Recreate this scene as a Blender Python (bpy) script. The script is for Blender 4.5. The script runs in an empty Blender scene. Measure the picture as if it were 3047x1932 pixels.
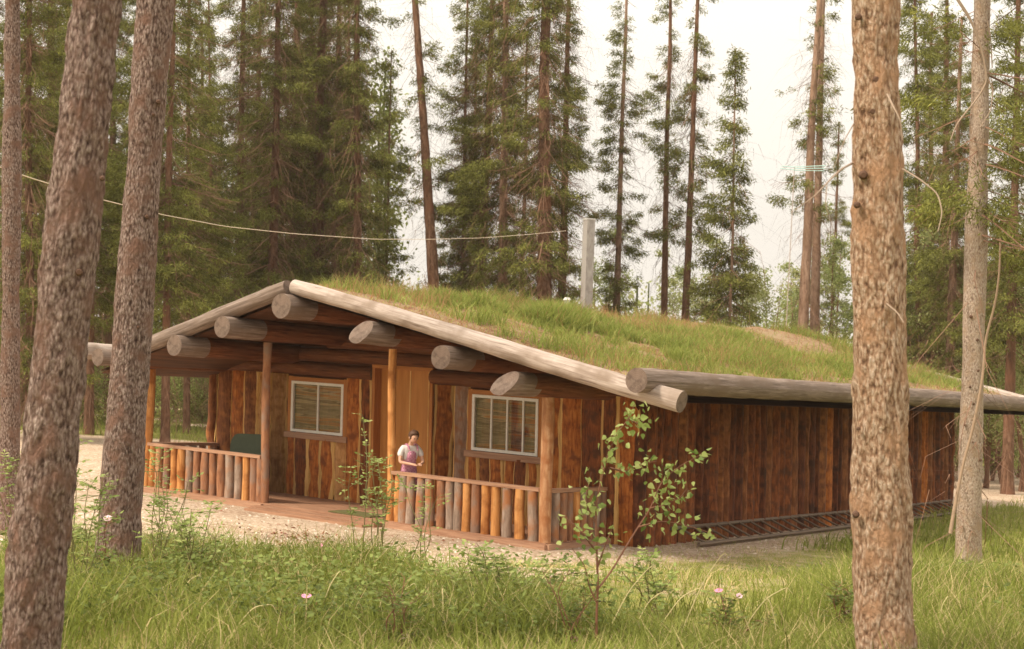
import bpy, math, random
import numpy as np
from mathutils import Matrix, Vector
random.seed(7); RNG = np.random.default_rng(11)
SC = bpy.context.scene; COL = SC.collection
# ---------------------------------------------------------------- camera calibration
F, CX, CY = 4290.0, 1523.0, 966.0           # pixels of the 3047x1932 photograph
UPC = np.array([.035, 1, 117/F]); UPC /= np.linalg.norm(UPC)
YC = np.array([0, 0, 1.]) - UPC[2]*UPC; YC /= np.linalg.norm(YC)
XC = np.cross(UPC, YC) * -1
if XC[0] < 0: XC = -XC
R = np.array([XC, YC, UPC])                  # camera frame (right, up, forward) -> world
SCL = 0.9
def rayc(x, y): return np.array([(x-CX)/F, -(y-CY)/F, 1.])
_c0 = rayc(1621, 1621)*24*SCL
CAMZ = -(R @ _c0)[2]
CAM = np.array([0, 0, CAMZ])
cam = bpy.data.cameras.new('camera'); co = bpy.data.objects.new('camera', cam); COL.objects.link(co)
M = Matrix(((R[0,0], R[0,1], -R[0,2], 0), (R[1,0], R[1,1], -R[1,2], 0), (R[2,0], R[2,1], -R[2,2], CAMZ), (0,0,0,1)))
co.matrix_world = M
cam.sensor_width = 36; cam.lens = F/3047*36; cam.clip_end = 3000; cam.clip_start = .1
cam.dof.use_dof = True; cam.dof.focus_distance = 14.0; cam.dof.aperture_fstop = 4.5
SC.camera = co
SC.view_settings.view_transform = 'Standard'; SC.view_settings.look = 'None'
SC.view_settings.exposure = 0.42; SC.view_settings.gamma = 1.0
SC.cycles.use_denoising = True
SC.cycles.max_bounces = 6; SC.cycles.diffuse_bounces = 3; SC.cycles.transmission_bounces = 4; SC.cycles.transparent_max_bounces = 6
# ---------------------------------------------------------------- world: hazy white sky
SUN_EL, SUN_AZ = math.radians(48), math.radians(-118)   # azimuth from +Y (view direction) towards +X
W = bpy.data.worlds.new('World'); SC.world = W; W.use_nodes = True
nt = W.node_tree; nt.nodes.clear(); L = nt.links
out = nt.nodes.new('ShaderNodeOutputWorld'); bg = nt.nodes.new('ShaderNodeBackground')
sky = nt.nodes.new('ShaderNodeTexSky'); sky.sky_type = 'NISHITA'; sky.sun_disc = False
sky.sun_elevation = SUN_EL; sky.sun_rotation = SUN_AZ; sky.air_density = 1.5; sky.dust_density = 6
tc = nt.nodes.new('ShaderNodeTexCoord'); sp = nt.nodes.new('ShaderNodeSeparateXYZ')
mr = nt.nodes.new('ShaderNodeMapRange'); mr.inputs[1].default_value = 0.1; mr.inputs[2].default_value = .75
cr = nt.nodes.new('ShaderNodeMix'); cr.data_type = 'RGBA'
cr.inputs[6].default_value = (7.9, 7.3, 6.5, 1); cr.inputs[7].default_value = (17.0, 15.6, 13.4, 1)
mx = nt.nodes.new('ShaderNodeMix'); mx.data_type = 'RGBA'; mx.inputs[0].default_value = .92
L.new(tc.outputs['Generated'], sp.inputs[0]); L.new(sp.outputs['Z'], mr.inputs[0]); L.new(mr.outputs[0], cr.inputs[0])
L.new(sky.outputs[0], mx.inputs[6]); L.new(cr.outputs[2], mx.inputs[7]); L.new(mx.outputs[2], bg.inputs[0])
bg.inputs[1].default_value = 0.1; L.new(bg.outputs[0], out.inputs[0])
sl = bpy.data.lights.new('sun', 'SUN'); sl.energy = 3.3; sl.angle = math.radians(9); sl.color = (1, .885, .71)
so = bpy.data.objects.new('sun', sl); COL.objects.link(so)
sd = Vector((math.sin(SUN_AZ)*math.cos(SUN_EL), math.cos(SUN_AZ)*math.cos(SUN_EL), math.sin(SUN_EL)))
so.rotation_euler = sd.to_track_quat('Z', 'Y').to_euler(); so.location = (-20, -20, 40)

# ---------------------------------------------------------------- geometry frames
_d1 = rayc(-4750, 710); _d1 /= np.linalg.norm(_d1)
_d2 = rayc(4442, 1339); _d2 /= np.linalg.norm(_d2)
_n = np.cross(rayc(1621, 1621), rayc(1630, 1186)); _n /= np.linalg.norm(_n)
_d3 = UPC - (UPC @ _n)*_n; _d3 /= np.linalg.norm(_d3)
D1, D2, D3 = R@_d1, R@_d2, R@_d3
C0 = CAM + R@_c0
HB = np.array([D1, D2, D3])*SCL
def HW(p):                                    # house (u along front, v back, w up) -> world
    return C0 + np.asarray(p, float) @ HB
def pix(xD, yD, depth):                       # 2408-wide reading of the photo at forward depth -> world
    return CAM + R @ (rayc(xD/.7903, yD/.7903)*depth)
_pn = np.cross(D1, D2); _pn *= np.sign(_pn[2]); PA, PB = -_pn[0]/_pn[2], -_pn[1]/_pn[2]
def sstep(a, b, x): t = np.clip((x-a)/(b-a), 0, 1); return t*t*(3-2*t)
def h3(ix, iy, iz):
    n = (ix*374761393 + iy*668265263 + iz*2147483647 + 1013) & 0xffffffff
    n = ((n ^ (n >> 13))*1274126177) & 0xffffffff
    return ((n ^ (n >> 16)) & 0xffff)/65535.
def noise(p, s=1.0):
    p = np.asarray(p, float)*s; i = np.floor(p).astype(np.int64); f = p-i; f = f*f*(3-2*f); r = 0
    for a in (0, 1):
        for b in (0, 1):
            for c in (0, 1):
                w = (f[..., 0] if a else 1-f[..., 0])*(f[..., 1] if b else 1-f[..., 1])*(f[..., 2] if c else 1-f[..., 2])
                r = r + w*h3(i[..., 0]+a, i[..., 1]+b, i[..., 2]+c)
    return r*2-1
def n2(x, y, s=1.0, z=0.0): return noise(np.stack([x, y, np.full_like(x, z/s if s else z)], -1), s)
def gz(x, y):
    x = np.asarray(x, float); y = np.asarray(y, float)
    zp = PA*(x-C0[0]) + PB*(y-C0[1]); zp = 1.6*np.tanh(zp/1.6) - .07
    # the house footprint is flat, elsewhere small humps
    far = sstep(24, 60, np.hypot(x, y-4))
    r = y + .12*np.abs(x)
    b = 1-sstep(9.5, 20.5+np.clip(x, 0, 8)*.35, r)
    zn = CAMZ-1.62
    return zp + (zn-zp)*b + .05*n2(x, y, .45)*sstep(0, .15, b)*(1-far) + .25*n2(x, y, .06, 3)*far
def gpt(xD, yD):                              # where a photo pixel meets the ground
    r = R @ rayc(xD/.7903, yD/.7903); t = 2.0
    while t < 400:
        p = CAM + r*t
        if p[2] < float(gz(p[0], p[1])): return p
        t += .05 if t < 60 else .5
    return p
# ---------------------------------------------------------------- object helpers
def tag(o, label=None, cat=None, group=None, kind=None):
    if label: o['label'] = label
    if cat: o['category'] = cat
    if group: o['group'] = group
    if kind: o['kind'] = kind
    return o
def empty(name, loc, label, cat, group=None):
    o = bpy.data.objects.new(name, None); COL.objects.link(o); o.location = tuple(loc); o.empty_display_size = .2
    return tag(o, label, cat, group)
class MB:                                     # mesh builder, world coordinates
    def __init__(s): s.v = []; s.f = []; s.uv = []; s.m = []; s.n = 0; s.at = []
    def add(s, v, f, uv=None, m=0, at=None):
        v = np.asarray(v, float).reshape(-1, 3); f = np.asarray(f, np.int64)
        s.v.append(v); s.f.append(f+s.n); s.n += len(v)
        s.uv.append(np.zeros((len(v), 2)) if uv is None else np.asarray(uv, float).reshape(-1, 2))
        s.m.append(np.broadcast_to(np.asarray(m, np.int32), (len(f),)))
        s.at.append(np.broadcast_to(np.asarray(0. if at is None else at, float), (len(v),)))
        return s
    def grid(s, P, uv=None, closed=False, m=0, cap=False, at=None):   # P: rows x cols x 3
        P = np.asarray(P, float); a, b = P.shape[:2]
        idx = np.arange(a*b).reshape(a, b)
        j = np.arange(b if closed else b-1); j2 = (j+1) % b
        f = np.stack([idx[:-1][:, j], idx[:-1][:, j2], idx[1:][:, j2], idx[1:][:, j]], -1).reshape(-1, 4)
        s.add(P, f, uv, m, at)
        return s
    def box(s, fr, lo, hi, m=0):              # fr: map of (n,3) local -> world
        lo = np.array(lo, float); hi = np.array(hi, float)
        q = np.array([(0,0,0),(1,0,0),(1,1,0),(0,1,0),(0,0,1),(1,0,1),(1,1,1),(0,1,1)])
        p = lo+q*(hi-lo); f = [(0,3,2,1),(4,5,6,7),(0,1,5,4),(1,2,6,5),(2,3,7,6),(3,0,4,7)]
        o = RNG.random(2)*9; d = hi-lo; ax = int(np.argmax(d)); oth = [k for k in range(3) if k != ax]
        for q4 in f:
            pp = p[list(q4)]; s.add(fr(pp), [(0,1,2,3)], np.stack([pp[:, oth[0]]+pp[:, oth[1]]+o[0], pp[:, ax]+o[1]], -1), m)
        return s
    def tube(s, pts, rad, nseg=12, rough=0., m=0, caps=True, capm=None, fr=None, step=None):
        pts = np.asarray(pts, float); rad = np.broadcast_to(np.asarray(rad, float), (len(pts),))
        if fr is not None: pts = fr(pts)
        if step:                              # resample
            dl = np.r_[0, np.cumsum(np.linalg.norm(np.diff(pts, axis=0), axis=1))]; k = max(2, int(dl[-1]/step)+1)
            t = np.linspace(0, dl[-1], k); rad = np.interp(t, dl, rad); pts = np.stack([np.interp(t, dl, pts[:, i]) for i in range(3)], -1)
        tan = np.gradient(pts, axis=0); tan /= np.linalg.norm(tan, axis=1)[:, None]+1e-9
        ref = np.array([0, 0, 1.]) if abs(tan[0, 2]) < .8 else np.array([1., 0, 0])
        a = np.cross(tan, ref); a /= np.linalg.norm(a, axis=1)[:, None]; b = np.cross(tan, a)
        th = np.arange(nseg+1)/nseg*2*np.pi
        ring = a[:, None]*np.cos(th)[None, :, None] + b[:, None]*np.sin(th)[None, :, None]
        rr = rad[:, None]*np.ones(nseg+1)[None]
        if rough:
            q = pts[:, None]+ring*rad[:, None, None]
            rr = rr*(1+rough*(noise(q, 3.0/ max(.3, 1))+.6*noise(q, 9.)))
        P = pts[:, None]+ring*rr[..., None]
        dl = np.r_[0, np.cumsum(np.linalg.norm(np.diff(pts, axis=0), axis=1))]
        o = RNG.random(2)*20
        uv = np.stack([np.broadcast_to(th/(2*np.pi)*2*np.pi*rad.mean()+o[0], rr.shape), np.broadcast_to(dl[:, None]+o[1], rr.shape)], -1)
        s.grid(P, uv, m=m)
        if caps:
            for e, c in ((0, pts[0]), (-1, pts[-1])):
                rg = P[e][:-1]; k = len(rg); cc = rg.mean(0); mid = cc+(rg-cc)*.55
                V = np.vstack([rg, mid, cc[None]])
                f1 = [(i, (i+1) % k, k+(i+1) % k, k+i) for i in range(k)]; f2 = [(k+i, k+(i+1) % k, 2*k, 2*k) for i in range(k)]
                tx = np.stack([np.cos(th[:-1]), np.sin(th[:-1])], -1)*rad[e]
                uvc = np.vstack([tx, tx*.55, [[0, 0]]])
                base = s.n; s.add(V, f1+[(f[0], f[1], f[2], f[2]) for f in f2], uvc, m if capm is None else capm)
        return s
    def build(s, name, mats, parent=None, smooth=False, auto=None):
        v = np.vstack(s.v); loc = np.zeros(3)
        if parent is not None:
            q = parent
            while q is not None: loc = loc+np.array(q.location); q = q.parent
        else:
            loc = np.array([v[:, 0].mean(), v[:, 1].mean(), v[:, 2].min()])
        me = bpy.data.meshes.new(name)
        f = np.vstack([q if q.shape[1] == 4 else np.hstack([q, q[:, -1:]]) for q in s.f])
        tri = f[:, 2] == f[:, 3]; tot = np.where(tri, 3, 4)
        loops = f.reshape(-1)[np.stack([np.ones_like(tri), np.ones_like(tri), np.ones_like(tri), ~tri], -1).reshape(-1).astype(bool)]
        me.vertices.add(len(v)); me.vertices.foreach_set('co', (v-loc).astype(np.float32).ravel())
        me.loops.add(len(loops)); me.loops.foreach_set('vertex_index', loops.astype(np.int32))
        me.polygons.add(len(f)); me.polygons.foreach_set('loop_start', np.r_[0, np.cumsum(tot)[:-1]].astype(np.int32))
        me.polygons.foreach_set('material_index', np.concatenate(s.m).astype(np.int32))
        if smooth: me.polygons.foreach_set('use_smooth', np.ones(len(f), bool))
        uvl = me.uv_layers.new(name='UVMap'); uvl.data.foreach_set('uv', np.vstack(s.uv)[loops].astype(np.float32).ravel())
        at = np.concatenate(s.at)
        if at.any(): me.attributes.new('rnd', 'FLOAT', 'POINT').data.foreach_set('value', at.astype(np.float32))
        me.update(calc_edges=True)
        for m in (mats if isinstance(mats, (list, tuple)) else [mats]): me.materials.append(m)
        o = bpy.data.objects.new(name, me); COL.objects.link(o)
        if parent is not None: o.parent = parent
        else: o.location = tuple(loc)
        return o
# ---------------------------------------------------------------- materials
def mat(name, stops, sc=(6, 1.2), coord='UV', bump=.3, rough=.8, detail=6, blotch=None, bsc=1.5, trans=0., attr=False, vor=0., voronoi_sc=None, bdist=.01, spec=.25, contrast=1.):
    m = bpy.data.materials.new(name); m.use_nodes = True; t = m.node_tree; N = t.nodes; K = t.links; b = N['Principled BSDF']
    b.inputs['Roughness'].default_value = rough; b.inputs['Specular IOR Level'].default_value = spec
    co_ = N.new('ShaderNodeTexCoord'); mp = N.new('ShaderNodeMapping')
    s3 = (sc[0], sc[1], sc[0] if coord == 'UV' else sc[2] if len(sc) > 2 else sc[1])
    mp.inputs['Scale'].default_value = s3
    K.new(co_.outputs[coord], mp.inputs[0])
    nz = N.new('ShaderNodeTexNoise'); nz.inputs['Scale'].default_value = 1; nz.inputs['Detail'].default_value = detail; nz.inputs['Roughness'].default_value = .65; nz.inputs['Distortion'].default_value = .4
    K.new(mp.outputs[0], nz.inputs['Vector']); val = nz.outputs['Fac']
    h = val
    if vor:
        vo = N.new('ShaderNodeTexVoronoi'); vo.feature = 'F1'; vo.inputs['Scale'].default_value = 1
        mv = N.new('ShaderNodeMapping'); mv.inputs['Scale'].default_value = voronoi_sc; K.new(co_.outputs[coord], mv.inputs[0])
        av = N.new('ShaderNodeMixRGB'); av.inputs[0].default_value = .12; K.new(mv.outputs[0], av.inputs[1]); K.new(nz.outputs['Color'], av.inputs[2])
        vm = N.new('ShaderNodeVectorMath'); vm.operation = 'MULTIPLY_ADD'; vm.inputs[1].default_value = (.9, .9, .9)
        K.new(nz.outputs['Color'], vm.inputs[0]); K.new(mv.outputs[0], vm.inputs[2]); K.new(vm.outputs[0], vo.inputs['Vector'])
        ma = N.new('ShaderNodeMath'); ma.operation = 'MULTIPLY_ADD'; ma.inputs[1].default_value = -vor
        K.new(vo.outputs['Distance'], ma.inputs[0])
        ad = N.new('ShaderNodeMath'); ad.operation = 'ADD'; ad.inputs[1].default_value = vor*.45; K.new(val, ad.inputs[0]); K.new(ad.outputs[0], ma.inputs[2])
        val = ma.outputs[0]; h = val
    if attr:
        at = N.new('ShaderNodeAttribute'); at.attribute_name = 'rnd'
        if attr == 'only': val = at.outputs['Fac']
        else:
            ma = N.new('ShaderNodeMath'); ma.operation = 'MULTIPLY_ADD'; ma.inputs[1].default_value = .6
            K.new(at.outputs['Fac'], ma.inputs[0])
            mb = N.new('ShaderNodeMath'); mb.operation = 'MULTIPLY_ADD'; mb.inputs[1].default_value = .8; mb.inputs[2].default_value = -.2
            K.new(val, mb.inputs[0]); K.new(mb.outputs[0], ma.inputs[2]); val = ma.outputs[0]
    rp = N.new('ShaderNodeValToRGB'); e = rp.color_ramp.elements
    for i, (p, c) in enumerate(stops):
        q = e[i] if i < 2 else e.new(p)
        q.position = p; q.color = (*c, 1)
    K.new(val, rp.inputs[0]); col = rp.outputs[0]
    if blotch:
        n3 = N.new('ShaderNodeTexNoise'); n3.inputs['Scale'].default_value = bsc; n3.inputs['Detail'].default_value = 4
        K.new(co_.outputs[coord], n3.inputs['Vector'])
        r2 = N.new('ShaderNodeMapRange'); r2.inputs[1].default_value = .48; r2.inputs[2].default_value = .66; K.new(n3.outputs['Fac'], r2.inputs[0])
        m2 = N.new('ShaderNodeMix'); m2.data_type = 'RGBA'; K.new(r2.outputs[0], m2.inputs[0]); K.new(col, m2.inputs[6]); m2.inputs[7].default_value = (*blotch, 1); col = m2.outputs[2]
    K.new(col, b.inputs['Base Color'])
    if bump:
        bp = N.new('ShaderNodeBump'); bp.inputs['Strength'].default_value = bump; bp.inputs['Distance'].default_value = bdist
        K.new(h, bp.inputs['Height']); K.new(bp.outputs[0], b.inputs['Normal'])
    if trans:
        tr = N.new('ShaderNodeBsdfTranslucent'); K.new(col, tr.inputs[0]); mi = N.new('ShaderNodeMixShader'); mi.inputs[0].default_value = trans
        K.new(b.outputs[0], mi.inputs[1]); K.new(tr.outputs[0], mi.inputs[2]); K.new(mi.outputs[0], N['Material Output'].inputs[0])
    return m
def flat(name, c, rough=.6, spec=.3):
    m = bpy.data.materials.new(name); m.use_nodes = True; b = m.node_tree.nodes['Principled BSDF']
    N = m.node_tree.nodes; K = m.node_tree.links
    nz = N.new('ShaderNodeTexNoise'); nz.inputs['Scale'].default_value = 14; nz.inputs['Detail'].default_value = 5
    tcn = N.new('ShaderNodeTexCoord'); K.new(tcn.outputs['Object'], nz.inputs['Vector'])
    hs = N.new('ShaderNodeMix'); hs.data_type = 'RGBA'; hs.inputs[6].default_value = (*[q*.82 for q in c], 1); hs.inputs[7].default_value = (*[min(1, q*1.15) for q in c], 1)
    K.new(nz.outputs['Fac'], hs.inputs[0]); K.new(hs.outputs[2], b.inputs['Base Color'])
    b.inputs['Roughness'].default_value = rough; b.inputs['Specular IOR Level'].default_value = spec
    return m
M_LOG = mat('weathered_log', [(.3, (.15,.105,.08)), (.42, (.34,.27,.23)), (.58, (.46,.38,.335)), (.75, (.58,.50,.45))], (26, 1.4), bump=.8, blotch=(.24,.18,.14), bsc=1.6)
M_LOG2 = mat('shaded_weathered_log', [(.3, (.08,.055,.042)), (.45, (.165,.12,.095)), (.6, (.25,.19,.16)), (.75, (.37,.30,.26))], (26, 1.4), bump=.8, blotch=(.17,.12,.09), bsc=1.8)  # darker copy of the weathered log, shading put into the colour
M_LOGIN = mat('shaded_sheltered_log', [(.3, (.045,.015,.007)), (.5, (.145,.05,.02)), (.72, (.25,.105,.045))], (20, 1.6), bump=.5, blotch=(.14,.055,.025), bsc=1.8)  # ruddy unweathered wood, also darkened in colour for the shade under the gable
M_END = mat('cut_log_end', [(.3, (.08,.05,.038)), (.6, (.19,.14,.112)), (.8, (.28,.22,.18))], (14, 14), bump=.4, blotch=(.2,.14,.11), bsc=4)  # colour darkened because these ends face away from the sun
M_ORANGE = mat('peeled_pole', [(.3, (.34,.13,.035)), (.5, (.55,.25,.08)), (.75, (.68,.38,.16))], (16, 1.5), bump=.4, blotch=(.30,.11,.03), bsc=3.5)
M_TAN = mat('pale_peeled_pole', [(.3, (.26,.11,.05)), (.5, (.42,.21,.10)), (.75, (.62,.40,.24))], (12, 2.5), bump=.5, blotch=(.33,.13,.05), bsc=4.5)
M_GREYB = mat('grey_bark_pole', [(.3, (.16,.11,.08)), (.5, (.30,.22,.17)), (.75, (.45,.35,.29))], (12, 3), bump=.6, blotch=(.36,.15,.06), bsc=3)
M_BROWNB = mat('brown_bark_pole', [(.3, (.15,.06,.03)), (.5, (.31,.14,.07)), (.75, (.42,.22,.12))], (12, 3), bump=.6, blotch=(.24,.16,.12), bsc=3)
M_SL = [mat('slab_orange', [(.28, (.08,.020,.006)), (.46, (.36,.105,.023)), (.60, (.50,.18,.042)), (.8, (.62,.30,.09))], (24, 3.6), bump=.6, blotch=(.20,.06,.018), bsc=5, bdist=.02),
        mat('slab_tan', [(.28, (.30,.13,.045)), (.5, (.52,.27,.10)), (.75, (.62,.37,.17))], (22, 3.4), bump=.6, blotch=(.32,.14,.05), bsc=5, bdist=.02),
        mat('slab_brown', [(.28, (.05,.017,.007)), (.5, (.19,.066,.024)), (.75, (.31,.125,.05))], (22, 3.4), bump=.6, blotch=(.33,.13,.04), bsc=5, bdist=.02),
        mat('slab_grey', [(.28, (.12,.065,.04)), (.5, (.26,.16,.11)), (.75, (.36,.24,.18))], (22, 3.4), bump=.6, blotch=(.25,.10,.04), bsc=5, bdist=.02),
        mat('slab_red', [(.30, (.03,.009,.005)), (.44, (.15,.044,.015)), (.58, (.26,.082,.026)), (.75, (.35,.13,.046))], (22, 3.4), bump=.7, blotch=(.10,.04,.02), bsc=5, bdist=.02)]
M_EDGE = mat('live_edge', [(.3, (.46,.24,.07)), (.5, (.68,.42,.15)), (.75, (.78,.55,.25))], (20, 2), bump=.3)
M_DARK = flat('wall_backing', (.07,.025,.012), .9)
M_TRIM = mat('stained_trim', [(.3, (.32,.12,.035)), (.6, (.46,.19,.06)), (.8, (.52,.24,.09))], (30, 1.5), bump=.2)
M_RAIL = mat('handrail_board', [(.3, (.27,.14,.085)), (.6, (.43,.25,.16)), (.8, (.54,.36,.26))], (30, 1.5), bump=.3)
M_DECK = mat('deck_board', [(.3, (.24,.12,.07)), (.6, (.38,.21,.13)), (.8, (.46,.29,.19))], (26, 1.2), bump=.3)
M_PLY = mat('stained_plywood', [(.3, (.40,.155,.035)), (.6, (.52,.23,.06)), (.8, (.58,.28,.09))], (10, .8), bump=.1, rough=.5)
M_WHITE = flat('window_paint', (.78,.74,.68), .5)
M_GREEN = flat('dark_green_paint', (.075,.095,.06), .6)
M_GALV = flat('pale_metal', (.62,.6,.58), .4)
M_GREYP = mat('grey_timber', [(.3, (.26,.23,.22)), (.6, (.42,.39,.37)), (.8, (.5,.47,.45))], (24, 1), bump=.4)
M_LADDER = mat('ladder_wood', [(.3, (.11,.075,.055)), (.6, (.20,.15,.11)), (.8, (.28,.22,.17))], (30, 1), bump=.3)  # wood colour darkened to hold the shade beside the wall
def rings(m):
    N = m.node_tree.nodes; K = m.node_tree.links; b = N['Principled BSDF']; src = b.inputs['Base Color'].links[0].from_socket
    t = N.new('ShaderNodeTexCoord'); n = N.new('ShaderNodeTexNoise'); n.inputs['Scale'].default_value = 9; K.new(t.outputs['UV'], n.inputs['Vector'])
    l = N.new('ShaderNodeVectorMath'); l.operation = 'LENGTH'; K.new(t.outputs['UV'], l.inputs[0])
    a = N.new('ShaderNodeMath'); a.operation = 'MULTIPLY_ADD'; a.inputs[1].default_value = .02; K.new(n.outputs['Fac'], a.inputs[0]); K.new(l.outputs['Value'], a.inputs[2])
    w = N.new('ShaderNodeMath'); w.operation = 'MULTIPLY'; w.inputs[1].default_value = 260; K.new(a.outputs[0], w.inputs[0]); q = N.new('ShaderNodeMath'); q.operation = 'SINE'; K.new(w.outputs[0], q.inputs[0])
    mr = N.new('ShaderNodeMapRange'); mr.inputs[1].default_value = -1; mr.inputs[3].default_value = .0; mr.inputs[4].default_value = .35; K.new(q.outputs[0], mr.inputs[0])
    sp = N.new('ShaderNodeSeparateXYZ'); K.new(t.outputs['UV'], sp.inputs[0]); an = N.new('ShaderNodeMath'); an.operation = 'ARCTAN2'; K.new(sp.outputs[1], an.inputs[0]); K.new(sp.outputs[0], an.inputs[1])
    n1 = N.new('ShaderNodeTexNoise'); n1.noise_dimensions = '1D'; n1.inputs['Scale'].default_value = 3.2; n1.inputs['Detail'].default_value = 5; K.new(an.outputs[0], n1.inputs['W'])
    c = N.new('ShaderNodeMapRange'); c.inputs[1].default_value = .36; c.inputs[2].default_value = .30; c.inputs[4].default_value = .8; K.new(n1.outputs['Fac'], c.inputs[0])
    mx = N.new('ShaderNodeMath'); mx.operation = 'MAXIMUM'; K.new(mr.outputs[0], mx.inputs[0]); K.new(c.outputs[0], mx.inputs[1])
    m2 = N.new('ShaderNodeMix'); m2.data_type = 'RGBA'; K.new(mx.outputs[0], m2.inputs[0]); K.new(src, m2.inputs[6]); m2.inputs[7].default_value = (.10, .065, .045, 1); K.new(m2.outputs[2], b.inputs['Base Color'])
rings(M_END)
def glassmat():
    m = bpy.data.materials.new('window_glass'); m.use_nodes = True; N = m.node_tree.nodes; K = m.node_tree.links
    N.clear(); o = N.new('ShaderNodeOutputMaterial'); g = N.new('ShaderNodeBsdfGlossy'); g.inputs['Roughness'].default_value = .03
    t = N.new('ShaderNodeBsdfTransparent'); t.inputs[0].default_value = (.93,.92,.9,1); x = N.new('ShaderNodeMixShader'); x.inputs[0].default_value = .05; K.new(t.outputs[0], x.inputs[1]); K.new(g.outputs[0], x.inputs[2]); K.new(x.outputs[0], o.inputs[0]); return m
M_GLASS = glassmat()
M_CURT = mat('striped_curtain', [(.30, (.10,.045,.03)), (.40, (.32,.20,.14)), (.46, (.14,.055,.03)), (.50, (.42,.29,.21)), (.56, (.48,.16,.05)), (.62, (.22,.09,.045)), (.72, (.38,.25,.18))], (.5, 8), bump=.1, detail=3, rough=.95)
def spec_bark(name, stops, orange, scl=1., orange_amt=.62):
    m = mat(name, stops, (60*scl, 60*scl, 24*scl), coord='Object', bump=1.0, vor=.42, voronoi_sc=(66*scl, 66*scl, 27*scl), bdist=.03, blotch=orange, bsc=6.5, detail=8, rough=.9)
    return m
M_BARK1 = spec_bark('pine_bark', [(.22, (.045,.024,.018)), (.40, (.145,.088,.07)), (.54, (.27,.19,.16)), (.78, (.46,.36,.32))], (.20,.11,.08))
M_BARK2 = spec_bark('orange_pine_bark', [(.22, (.10,.05,.03)), (.40, (.30,.175,.105)), (.54, (.48,.33,.23)), (.78, (.66,.53,.43))], (.42,.24,.14))
M_BARK3 = spec_bark('pale_spruce_bark', [(.2, (.16,.10,.075)), (.40, (.36,.27,.21)), (.56, (.47,.37,.30)), (.8, (.56,.46,.38))], (.38,.27,.19))
M_BARKD = mat('dark_spruce_bark', [(.25, (.06,.03,.018)), (.5, (.17,.09,.055)), (.75, (.30,.18,.12))], (12, 12, 4), coord='Object', bump=.9, bdist=.03, rough=.9, blotch=(.21,.10,.06), bsc=1.)
M_BARKL = mat('light_spruce_bark', [(.25, (.16,.09,.06)), (.5, (.33,.21,.15)), (.75, (.46,.32,.24))], (12, 12, 4), coord='Object', bump=.9, bdist=.03, rough=.9, blotch=(.28,.17,.11), bsc=1.)
M_TWIG = flat('dead_twig', (.20,.11,.07), .9)
M_TWIGP = flat('bleached_twig', (.31,.23,.17), .9)
M_NEED = mat('spruce_needles', [(.1, (.075,.066,.018)), (.5, (.155,.165,.036)), (.9, (.33,.33,.08))], (1,1,1), coord='Object', bump=0, attr='only', trans=.3, rough=.7)
M_NEEDL = mat('fresh_spruce_needles', [(.1, (.09,.10,.025)), (.5, (.17,.20,.05)), (.9, (.28,.32,.09))], (1,1,1), coord='Object', bump=0, attr='only', trans=.35, rough=.7)
M_LEAF = mat('birch_leaf', [(.1, (.14,.20,.045)), (.5, (.29,.36,.10)), (.9, (.46,.50,.18))], (1,1,1), coord='Object', bump=0, attr='only', trans=.35, rough=.5)
M_ROSEL = mat('rose_leaf', [(.1, (.08,.10,.022)), (.5, (.17,.215,.05)), (.9, (.28,.33,.09))], (1,1,1), coord='Object', bump=0, attr='only', trans=.35, rough=.6)
M_PALE = mat('aspen_leaf', [(.1, (.16,.20,.06)), (.5, (.32,.36,.13)), (.9, (.5,.5,.24))], (1,1,1), coord='Object', bump=0, attr='only', trans=.45, rough=.6)
M_GRASS = mat('grass_blade', [(.05, (.12,.13,.025)), (.5, (.25,.29,.055)), (.84, (.41,.42,.12)), (.97, (.60,.47,.25))], (1,1,1), coord='Object', bump=0, attr='only', trans=.4, rough=.6)
M_RGRASS = mat('roof_grass_blade', [(.05, (.12,.15,.03)), (.5, (.25,.30,.06)), (.8, (.38,.40,.12)), (.95, (.42,.24,.12))], (1,1,1), coord='Object', bump=0, attr='only', trans=.4, rough=.7)
M_PINK = flat('rose_petal', (.72,.26,.42), .6); M_PINKL = flat('pale_rose_petal', (.78,.5,.56), .6); M_YEL = flat('rose_centre', (.6,.42,.1))
M_STEMG = flat('green_stem', (.20,.17,.07), .8); M_STEM = flat('rose_stem', (.22,.10,.06), .8)

# ================================================================ GROUND
def inpoly(x, y, poly):
    c = np.zeros(x.shape, bool); n = len(poly)
    for i in range(n):
        x1, y1 = poly[i]; x2, y2 = poly[(i+1) % n]
        k = ((y1 > y) != (y2 > y)) & (x < (x2-x1)*(y-y1)/((y2-y1) or 1e-9)+x1); c ^= k
    return c
def gp2(L_): return [tuple(gpt(*p)[:2]) for p in L_]
YARD = gp2([(180,1300),(300,1262),(430,1285),(560,1304),(760,1312),(960,1335),(1120,1360),(1290,1368),(1420,1350),(1560,1328),(1700,1318),(1900,1292),(2020,1262),(2230,1196),(2407,1188),(2500,1150),(2500,1100),(2200,1108),(1750,1120),(1000,1110),(560,1060),(420,1035),(180,1022),(-300,1030),(-300,1330)])
THIN = gp2([(1050,1350),(1250,1325),(1450,1300),(1600,1290),(1800,1270),(2010,1235),(2020,1330),(2000,1400),(1850,1440),(1640,1440),(1450,1400),(1250,1400),(1100,1390)])
def thinm(x, y):
    q = n2(x, y, 1.2, 3)*.5; m = np.zeros(x.shape)
    for ox, oy in [(0,0),(.4,0),(-.4,0),(0,.6),(0,-.6)]: m += inpoly(x+ox+q, y+oy+q, THIN)*.2
    return m
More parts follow.
